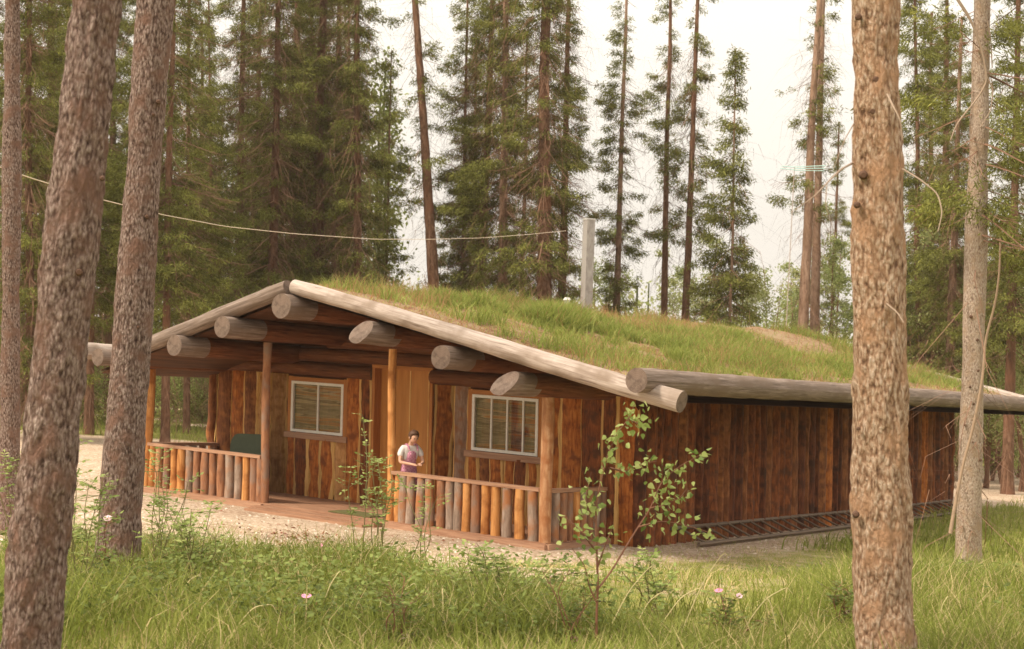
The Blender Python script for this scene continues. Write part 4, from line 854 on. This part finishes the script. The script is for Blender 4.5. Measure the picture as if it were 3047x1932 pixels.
# ---------------------------------------------------------------- far woods, aspens, shrubs
def leaf_cloud(mb, c, rad, n, ln, tone, spread=.16, clumps=None):
    k = clumps or max(6, n//90); q = RNG.normal(size=(k, 3)); q /= np.linalg.norm(q, axis=1)[:, None]; q *= (RNG.random((k, 1))**.45); cc = np.array(c)+q*np.array(rad)
    i = RNG.integers(0, k, n); P = cc[i]+RNG.normal(size=(n, 3))*np.array(rad)*spread
    ct = RNG.normal(size=k)*.12
    leaf_quads(mb, P, RNG.normal(size=(n, 3)), ln*(.6+.8*RNG.random(n)), ln*(.4+.5*RNG.random(n)), tone+ct[i]+.12*RNG.normal(size=n))
def ground_at(xD, depth):
    p = pix(xD, 855, depth); p[2] = float(gz(p[0], p[1])); return p
def foliage_var(key, h, wd, n, ln, tone, mtl, stems=3, low=.1):
    lm = MB(); sm = MB()
    for k in range(stems):
        a = RNG.random()*6.28; tip = np.array([math.cos(a)*wd*.3*RNG.random(), math.sin(a)*wd*.3*RNG.random(), h*RNG.uniform(.75, 1)])
        t = np.linspace(0, 1, 9)[:, None]; P = tip*t+np.array([.1, .07, 0])*np.sin(t*5+k); sm.tube(P, np.linspace(.018*h/3+.01, .006, 9), 5, caps=False)
        for j in range(9):
            f = RNG.uniform(low, 1); b0 = tip*f; bl = wd*.5*(1-f*.55)*RNG.uniform(.5, 1); aa = RNG.random()*6.28; b1 = b0+np.array([math.cos(aa)*bl, math.sin(aa)*bl, bl*.6])
            sm.tube([b0, (b0+b1)/2+[0, 0, .05], b1], [.010, .007, .004], 4, caps=False); leaf_cloud(lm, (b0*.3+b1*.7), (bl*.6, bl*.6, bl*.5), n//(stems*9), ln, tone, .3, 8)
    fo = lm.build('tmpf', [mtl]); to = sm.build('tmpt', [M_TWIG])
    for o in (fo, to): o.data.transform(Matrix.Translation(o.location)); COL.objects.unlink(o)
    VAR[key] = (fo.data, to.data, h); bpy.data.objects.remove(fo); bpy.data.objects.remove(to)
foliage_var('asp1', 7, 3.2, 9000, .07, .5, M_PALE); foliage_var('asp2', 6, 2.6, 7000, .07, .62, M_PALE); foliage_var('asp3', 5, 3.4, 8000, .07, .42, M_PALE, 4)
foliage_var('bush1', 2.2, 3.0, 4200, .07, .5, M_LEAF, 6, .05); foliage_var('bush2', 1.5, 2.2, 2600, .06, .6, M_ROSEL, 6, .05)
def plant(key, p, s, name, label, cat, group=None):
    e = empty(name, p, label, cat, group); f, t_, h = VAR[key]; r = RNG.random()*6.28
    for nm, me in (('foliage', f), ('stem', t_)):
        c = bpy.data.objects.new(nm, me); COL.objects.link(c); c.parent = e; c.scale = (s, s, s); c.rotation_euler = (0, 0, r)
    return e
GA = 'pale young aspens in the clearing behind the cabin'
ASP = [(1345,60,'asp2',.8,'left of the grey timber post'),(1420,66,'asp1',.9,'just right of the grey timber post'),(1520,70,'asp3',1.,'left of the tall bare-stemmed pair'),(1590,62,'asp2',.95,'between the two stems of the tall bare-stemmed pair'),
 (1655,66,'asp1',.9,'right of the tall bare-stemmed pair'),(1790,62,'asp3',1.05,'right of the young cone-shaped spruce'),(1835,66,'asp2',1.1,'below the antenna mast'),(1870,70,'asp1',.85,'just left of the pale twin trunks'),(1965,60,'asp1',1.,'right of the pale twin trunks'),
 (2150,60,'asp3',1.1,'just right of the thick right foreground pine'),(2195,68,'asp1',1.,'left of the pale straight trunk'),(2330,62,'asp2',1.1,'right of the knotty-barked spruce'),(2380,66,'asp3',1.1,'at the right edge beyond the meadow'),(2440,62,'asp1',1.,'outside the right edge'),(2172,50,'asp2',1.1,'behind the rear eave beside the right foreground pine'),(2212,52,'asp3',1.,'below the dark shaggy spruce'),(2322,47,'asp1',.8,'just right of the knotty-barked spruce trunk'),(2362,50,'asp3',1.2,'between the knotty-barked spruce and the right edge'),(2405,46,'asp2',.9,'on the right edge of the photo'),(1760,55,'asp2',.9,'beside the young cone-shaped spruce'),(1250,68,'asp3',.9,'left of the thickest dark trunk'),(1050,70,'asp2',.9,'right of the leaning trunk')]
for x, d, k, s, w in ASP: plant(k, ground_at(x, d), s*1.55, 'aspen_tree', 'pale leafy young aspen standing '+w, 'tree', GA)
GB = 'green shrubs beyond the yard'
for x, d, k, s, w in [(205,52,'bush1',1.,'between the two left foreground pines'),(120,56,'bush1',1.1,'left of the thickest foreground pine'),(390,56,'bush1',1.,'seen past the left porch post'),(440,60,'bush2',1.2,'seen through the left porch opening'),(480,58,'bush1',.8,'beside the left wall edge'),
 (55,50,'bush2',1.2,'at the left edge beyond the gravel'),(2150,54,'bush1',1.1,'behind the rear roof edge near the right pine'),(2340,52,'bush1',1.2,'beyond the rear corner of the cabin'),(2400,56,'bush2',1.3,'at the right edge beyond the meadow'),(2215,58,'bush1',1.2,'below the pale straight trunk'),(2375,58,'bush1',1.5,'between the rear eave and the right edge'),(2260,60,'bush2',1.8,'behind the rear corner near the knotty-barked spruce'),(360,62,'bush2',2.0,'just right of the second foreground pine'),(415,66,'bush1',1.7,'in the shade beyond the left porch railing'),(470,64,'bush2',1.8,'beyond the green board')]:
    plant(k, ground_at(x, d), s, 'shrub', 'leafy green shrub '+w, 'shrub', GB)
mb = MB(); mb2 = MB(); n = 150                              # far-off forest that reads as one mass
for k in range(n):
    x = -260+2950*k/n+RNG.normal()*10; d = RNG.uniform(78, 120); g = ground_at(x, d); dense = 1. if x < 900 else .45
    hh = RNG.uniform(14, 22) if x < 900 else RNG.uniform(5, 10); 
    if x > 2080: hh = RNG.uniform(6, 13)
    for z in np.arange(.6, hh, .9): leaf_cloud(mb if x < 900 else mb2, g+np.array([0, 0, z]), (2.4*(1-z/hh*.6), 2.4*(1-z/hh*.6), .8), int(60*dense*(1.3 if z < 4 else 1)), .30, .42 if x < 900 else .6, .3, 6)
    mb.tube([g, g+[0, 0, hh]], [.17, .05], 5, caps=False)
tag(mb.build('distant_woods', M_NEEDL), 'distant dark spruce woods closing the view on the left', 'woods', kind='stuff')
tag(mb2.build('distant_woods', M_PALE), 'distant pale green woods closing the view behind the roof and on the right', 'woods', kind='stuff')
# ---------------------------------------------------------------- cable, post, antenna
def cab(xD, yD, d): return pix(xD, yD, d)
cp = [(-60,372,19.6),(75,420,20.5),(240,470,23),(380,505,26),(530,533,30),(690,550,32),(880,563,35.5),(1010,563,38),(1130,560,40.5),(1240,552,43),(1330,543,45)]
cpw = np.array([cab(*c) for c in cp]); tt_ = np.linspace(0, len(cp)-1, 70); cpw = np.stack([np.interp(tt_, np.arange(len(cp)), cpw[:, i]) for i in range(3)], -1)
mb = MB(); mb.tube(cpw, .008, 6); tag(mb.build('overhead_cable', flat('tan_cable', (.66,.55,.42), .7)), 'pale cable sagging between the trees above the roof', 'cable')
b0 = pix(1378, 722, 47.); b1 = pix(1385, 518, 47.); zb = float(gz(b0[0], b0[1])); bb = b0+(b1-b0)*((zb-.3-b0[2])/(b1[2]-b0[2]))
post_ = empty('timber_post', (b0[0], b0[1], zb), 'square grey timber post standing behind the roof', 'post')
mb = MB(); w = .145; a = math.radians(28); qx = np.array([math.cos(a), math.sin(a), 0])*w; qy = np.array([-math.sin(a), math.cos(a), 0])*w
def fr_post(p): t = p[:, 2:3]; return bb*(1-t)+b1*t+qx*p[:, 0:1]+qy*p[:, 1:2]
mb.box(fr_post, (-1, -1, 0), (1, 1, 1)); mb.build('timber', [M_GREYP], post_)
mb = MB(); mb.box(fr_post, (-1.1, -1.1, 1.0005), (1.1, 1.1, 1.006)); mb.build('cap', [M_GALV], post_)
m0 = pix(1851, 720, 44.); m1 = pix(1868, 392, 44.); gm = float(gz(m0[0], m0[1])); mf = m0+(m1-m0)*((gm-m0[2])/(m1[2]-m0[2]))
an = empty('antenna', mf, 'thin antenna mast with pale turquoise rods left of the twin trunks', 'antenna'); M_TURQ = flat('turquoise_metal', (.42,.62,.58), .5)
mb = MB(); mb.tube([mf, m1], .013, 8, step=.8); mb.build('mast', [flat('mast_metal', (.45,.36,.32))], an)
for (xa, ya, xb, yb) in [(1834,396,1868,400),(1838,391,1868,393),(1868,393,1942,390),(1868,397,1940,396),(1868,401,1938,402)]:
    mb = MB(); mb.tube([pix(xa, ya, 43.9), pix(xb, yb, 43.6)], .014, 6); mb.build('rod', [M_TURQ], an)
# ---------------------------------------------------------------- dead limbs of the near trees
def limb(tree, pts, r0, r1, depth, mtl=M_TWIGP, name='dead_branch'):
    P = np.array([pix(x, y, depth+dz) for x, y, dz in pts]); n = len(P); t = np.linspace(0, n-1, n*5)
    P = np.stack([np.interp(t, np.arange(n), P[:, i]) for i in range(3)], -1)
    for _ in range(3): P[1:-1] = (P[:-2]+P[1:-1]*2+P[2:])/4
    mb = MB(); mb.tube(P, np.linspace(r0, r1, len(P)), 7, .1); o = mb.build(name, [mtl], None, smooth=True)
    bpy.context.view_layer.update(); o.parent = tree; o.matrix_parent_inverse = tree.matrix_world.inverted()
bpy.context.view_layer.update()
for pts, r0, r1 in [([(2006,383,0),(1975,400,-.2),(1945,430,-.3),(1915,462,-.4),(1860,500,-.5)], .014, .004), ([(1945,430,-.3),(1940,480,-.4),(1965,560,-.4)], .006, .003), ([(2008,290,0),(1985,330,-.2),(1960,395,-.3)], .008, .003),
    ([(2086,222,-.14),(2100,250,-.3),(2118,285,-.35),(2122,330,-.35)], .013, .005), ([(2122,398,-.1),(2160,420,-.2),(2205,455,-.3),(2216,500,-.4),(2205,545,-.5)], .012, .005),
    ([(2085,715,-.14),(2110,735,-.3),(2125,760,-.4)], .012, .005), ([(2135,1455,-.05),(2152,1460,-.1)], .01, .006)]:
    limb(T3, pts, r0*.4, r1*.4, 7.1)
for pts, r0, r1 in [([(2244,-12,-.4),(2285,50,-.5),(2310,120,-.5),(2322,190,-.5),(2300,230,-.5),(2250,290,-.5),(2235,330,-.5)], .035, .014), ([(2320,180,-.5),(2335,210,-.5),(2330,260,-.5),(2305,300,-.5)], .02, .01), ([(2300,-10,-.3),(2328,70,-.4),(2333,160,-.4)], .02, .012)]:
    limb(T4, pts, r0*.6, r1*.6, 20.)
sp_ = empty('dead_sapling', ground_at(2243, 20.), 'crooked thin bare sapling leaning on the knotty-barked spruce', 'sapling')
P = [(2234,1255,-.4),(2245,1190,-.35),(2262,1100,-.3),(2290,1000,-.3),(2312,880,-.3),(2316,800,-.3),(2340,715,-.4),(2350,640,-.5),(2352,560,-.5)]
limb(sp_, P, .026, .012, 20., flat('sapling_bark', (.33,.23,.16), .9), 'stem')
# knots on the near trunks
M_KNOT = flat('knot_wood', (.11,.06,.04), .95)
def knots(tree, lst, depth, r):
    for x, y, s in lst:
        c = pix(x, y, depth-r); d = (CAM-c)/np.linalg.norm(CAM-c); n = 10; mb = MB()
        mb.tube([c-d*.04, c-d*.004, c+d*.003], [s*1.2, s*.95, s*.6], n, .35); o = mb.build('knot', [M_KNOT], None, smooth=True)
        o.parent = tree; o.matrix_parent_inverse = tree.matrix_world.inverted()
knots(T3, [(2018,40,.013),(2062,188,.017),(2052,262,.014),(2030,412,.018),(2015,482,.012),(2068,705,.022),(2082,702,.017),(2018,1008,.010),(2012,1210,.012),(2075,1460,.010)], 7.1, .108)
knots(T1, [(195,175,.018),(240,420,.014),(185,640,.016),(140,830,.014),(120,1190,.013)], 7.0, .106)
knots(T2, [(372,240,.017),(360,270,.014),(345,510,.014),(325,770,.012),(300,1160,.014)], 10.8, .13)
knots(T4, [(2281,910,.017),(2287,1040,.018),(2268,1000,.016),(2298,800,.017),(2300,872,.016),(2283,745,.016),(2305,1082,.02),(2290,950,.016)], 20., .15)

# ---------------------------------------------------------------- birch sapling and wild roses
def poly_stem(mb, P, r0, r1, nseg=6):
    P = np.array(P); n = len(P); t = np.linspace(0, n-1, n*4); P = np.stack([np.interp(t, np.arange(n), P[:, i]) for i in range(3)], -1)
    for _ in range(2): P[1:-1] = (P[:-2]+P[1:-1]*2+P[2:])/4
    mb.tube(P, np.linspace(r0, r1, len(P)), nseg, caps=False); return P
def birch_leaves(mb, C, s):                    # heart-shaped leaf: 6-gon folded on the midrib
    for c in C:
        d = RNG.normal(size=3)*np.array([.8, .8, .5])+np.array([.2, -.1, -.6]); d /= np.linalg.norm(d); r = RNG.normal(size=3); r -= d*(r@d); r /= np.linalg.norm(r); nn = np.cross(d, r); L_ = s*RNG.uniform(.7, 1.25)
        out_ = np.array([(0,0),(.38,.14),(.42,.4),(.2,.8),(0,1.08),(-.2,.8),(-.42,.4),(-.38,.14)])*L_
        V = c+r*out_[:, :1]+d*out_[:, 1:]+nn*(abs(out_[:, :1])*.25); rr = float(np.clip(.55+.25*RNG.normal(), .02, 1))
        mb.add(V, [(0,1,2,3),(0,3,4,4),(0,4,5,5),(0,5,6,7)], at=rr)
DB = 8.1
bt = empty('birch_sapling', ground_at(1405, DB), 'young birch sapling with bright heart-shaped leaves in front of the right cabin corner', 'sapling')
sm = MB(); lm = MB()
ST = [[(1403,1560,0),(1402,1450,0),(1406,1380,0),(1403,1300,0),(1400,1190,0),(1415,1120,0),(1432,1060,0),(1450,1020,0),(1478,985,0),(1492,950,0)],
      [(1406,1385,0),(1440,1340,.1),(1475,1280,.15),(1500,1240,.2),(1530,1195,.25),(1555,1130,.3),(1600,1095,.3),(1650,1068,.3)],
      [(1500,1240,.2),(1555,1225,.2),(1610,1235,.2),(1675,1255,.2)], [(1432,1100,0),(1470,1110,.1),(1510,1090,.1),(1545,1085,.1)],
      [(1530,1195,.25),(1560,1190,.2),(1600,1170,.2),(1615,1150,.2)], [(1478,985,0),(1505,1000,0),(1518,985,0)], [(1402,1300,0),(1375,1260,-.1),(1350,1235,-.1),(1320,1210,-.1)], [(1400,1230,0),(1375,1180,0),(1390,1110,0)],
      [(1404,1420,0),(1385,1380,0),(1375,1330,0),(1345,1290,0)], [(1403,1340,0),(1420,1290,0),(1440,1240,0)]]
for i, s in enumerate(ST):
    P = poly_stem(sm, [pix(x, y, DB+z) for x, y, z in s], .009 if i < 1 else .006, .002)
    lo = int(len(P)*(.42 if i == 0 else .5 if i == 1 else .15)); k = RNG.integers(lo, len(P), [84, 72, 42, 46, 42, 14, 32, 34, 24, 22][i]); birch_leaves(lm, P[k]+RNG.normal(size=(len(k), 3))*.035, .036)
sm.build('stem', [M_STEM], bt, smooth=True); lm.build('foliage', [M_LEAF], bt)
def rose(xD, yD, depth, spread, hgt, label, flowers=(), cat='rose bush', nl=150, stems=6, name='wild_rose', col=None):
    g = ground_at(xD, depth); top = pix(xD, yD, depth); H_ = max(.15, top[2]-g[2]) if hgt is None else hgt
    e = empty(name, g, label, cat); sm = MB(); lm = MB()
    fl = [pix(x, y, depth+dz) for x, y, dz, s_, m_ in flowers]
    for k in range(stems):
        a = RNG.random()*6.28; tip = g+np.array([math.cos(a)*spread*RNG.random(), math.sin(a)*spread*RNG.random(), H_*RNG.uniform(.55, 1)]) if k >= len(fl) else fl[k]
        P = poly_stem(sm, [g+RNG.normal(size=3)*[.04, .04, 0], g*.6+tip*.4+RNG.normal(size=3)*.03, g*.25+tip*.75+RNG.normal(size=3)*.03, tip], .005, .002, 5)
        for j in range(nl*2//stems//5):           # pinnate leaves of five leaflets
            i = RNG.integers(int(len(P)*.35), len(P)); c = P[i]; d = RNG.normal(size=3)*[1, 1, .3]+[0, 0, .25]; d /= np.linalg.norm(d); ln = .10*RNG.uniform(.7, 1.2)
            sd = np.cross(d, [0, 0, 1.]); sd /= np.linalg.norm(sd); C = np.array([c+d*ln*.45, c+d*ln*.45, c+d*ln*.8, c+d*ln*.8, c+d*ln]); DD = np.array([sd+d*.4, -sd+d*.4, sd+d*.4, -sd+d*.4, d])
            leaf_quads(lm, C, DD, .040, .022, np.full(5, .5+.2*RNG.normal()), up=np.array([0, 0, 1.]))
            sm.tube([c, c+d*ln], .0015, 3, caps=False)
    sm.build('stem', [M_STEMG if name == 'leafy_shrub' else M_STEM], e, smooth=True); lm.build('foliage', [M_LEAF if name == 'leafy_shrub' else M_ROSEL], e)
    for (x, y, dz, s_, m_), c in zip(flowers, fl):
        ax = (CAM-c)/np.linalg.norm(CAM-c)*.6+np.array([0, 0, .8])+RNG.normal(size=3)*.15; ax /= np.linalg.norm(ax); u = np.cross(ax, [1, 0, 0]); u /= np.linalg.norm(u); v = np.cross(ax, u)
        mb = MB()
        for q in range(5):
            a = q*2*math.pi/5; d = u*math.cos(a)+v*math.sin(a); s2 = np.cross(ax, d)
            o_ = np.array([(0,0,0),(.4,.35,.06),(.55,.75,.14),(.25,1.,.2),(-.25,1.,.2),(-.55,.75,.14),(-.4,.35,.06)])*s_*1.45
            V = c+s2*o_[:, :1]+d*o_[:, 1:2]+ax*o_[:, 2:]; mb.add(V, [(0,1,2,3),(0,3,4,4),(0,4,5,6)])
        f = mb.build('flower', [M_PINK if m_ else M_PINKL], e); mb = MB(); mb.tube([c-ax*.002, c+ax*.006], [s_*.26, s_*.15], 8); mb.build('flower_centre', [M_YEL], f)
rose(745,1440,8.6,.25,None,'wild rose with a wide open pink flower in the middle of the foreground grass',[(720,1403,0,.021,1)])
rose(870,1440,9.6,.22,None,'wild rose with one small pink flower right of the widest one',[(857,1400,0,.017,1)])
rose(770,1330,13.2,.2,None,'wild rose with a tiny magenta flower at the edge of the gravel',[(755,1284,0,.018,1)],nl=120)
rose(262,1290,9.8,.3,None,'wild rose with a pale flower held up before the second left pine',[(253,1220,-.3,.020,0)],nl=260)
rose(955,1520,8.0,.2,.45,'low rose with a whitish flower near the bottom edge',[(950,1497,0,.016,0)])
rose(1355,1520,8.2,.22,.5,'low rose with a pink flower left of the birch sapling stem',[(1352,1503,0,.016,1),(1282,1510,.1,.010,0)])
rose(1715,1460,8.8,.28,None,'wild rose with two pale pink flowers between the sapling and the right pine',[(1690,1390,0,.018,1),(1738,1402,.1,.014,0)])
rose(1990,1450,9.,.2,.4,'low rose with a pale flower beside the right foreground pine',[(1992,1440,0,.012,0)])
rose(905,1290,11.5,.42,.95,'tall airy leafy shrub growing before the right front railing',nl=190,stems=7,name='leafy_shrub',cat='shrub')
rose(862,1170,11.8,.16,1.5,'tall thin leafy stem rising before the porch opening',nl=90,stems=2,name='leafy_shrub',cat='shrub')
rose(1010,1230,11.6,.3,.98,'loose sprig of leaves in front of the right railing balusters',nl=80,stems=4,name='leafy_shrub',cat='shrub')
rose(385,1250,11.2,.34,1.05,'leafy shrub right of the second left pine before the gravel',nl=240,stems=7,name='leafy_shrub',cat='shrub')
rose(200,1200,9.0,.28,1.25,'broad-leaved shrub between the two left foreground pines',nl=300,stems=7,name='leafy_shrub',cat='shrub')
rose(60,1250,12.,.4,1.2,'leafy shrub behind the base of the thickest left pine',nl=260,stems=7,name='leafy_shrub',cat='shrub')
rose(480,1360,10.,.4,.6,'dense low shrub in the grass right of the left pines',nl=420,stems=11,name='leafy_shrub',cat='shrub')
rose(1180,1400,9.5,.4,.5,'dense low shrub left of the birch sapling',nl=360,stems=9,name='leafy_shrub',cat='shrub')
rose(1545,1420,9.6,.3,.4,'small leafy shrub right of the birch sapling',nl=240,stems=7,name='leafy_shrub',cat='shrub')
# tall bent seed stalks
mb = MB()
for (x, y, x2, y2, d) in [(560,1527,640,1420,8.2),(765,1500,800,1340,8.6),(1430,1490,1530,1330,8.4),(1610,1500,1700,1300,8.6),(1500,1480,1560,1390,8.8),(1560,1450,1650,1380,9),(1240,1480,1300,1330,9),(1065,1500,1040,1380,8.5),(1750,1480,1850,1380,8.8),(2215,1500,2230,1400,9),(430,1480,470,1350,8.8),(620,1480,575,1360,9),(940,1480,975,1370,9),(1330,1460,1375,1340,9.5),(1850,1520,1800,1400,8.7)]:
    g = ground_at(x, d); tp = pix(x2, y2, d); m_ = g*.45+tp*.55+np.array([0, 0, .07]); poly_stem(mb, [g, m_, tp, tp+(tp-m_)*.25-np.array([0, 0, .06])], .0035, .0015, 4)
tag(mb.build('seed_stalks', flat('straw', (.62,.52,.28), .8)), 'dry straw-coloured seed stalks arching over the grass', 'grass', kind='stuff')

# ---------------------------------------------------------------- thin haze volume, added to lift the dark tones
mb = MB(); mb.box(lambda p: p, (-130, -8, -6), (130, 135, 31)); hz = mb.build('haze', [])
tag(hz, 'thin warm haze volume added to lift the dark tones', 'haze', kind='stuff')
m = bpy.data.materials.new('added_haze'); m.use_nodes = True; N = m.node_tree.nodes; K = m.node_tree.links; N.clear()
o_ = N.new('ShaderNodeOutputMaterial'); pv = N.new('ShaderNodeVolumePrincipled'); pv.inputs['Density'].default_value = .0004; pv.inputs['Color'].default_value = (1, .9, .8, 1); pv.inputs['Anisotropy'].default_value = .2
K.new(pv.outputs[0], o_.inputs['Volume']); hz.data.materials.append(m)
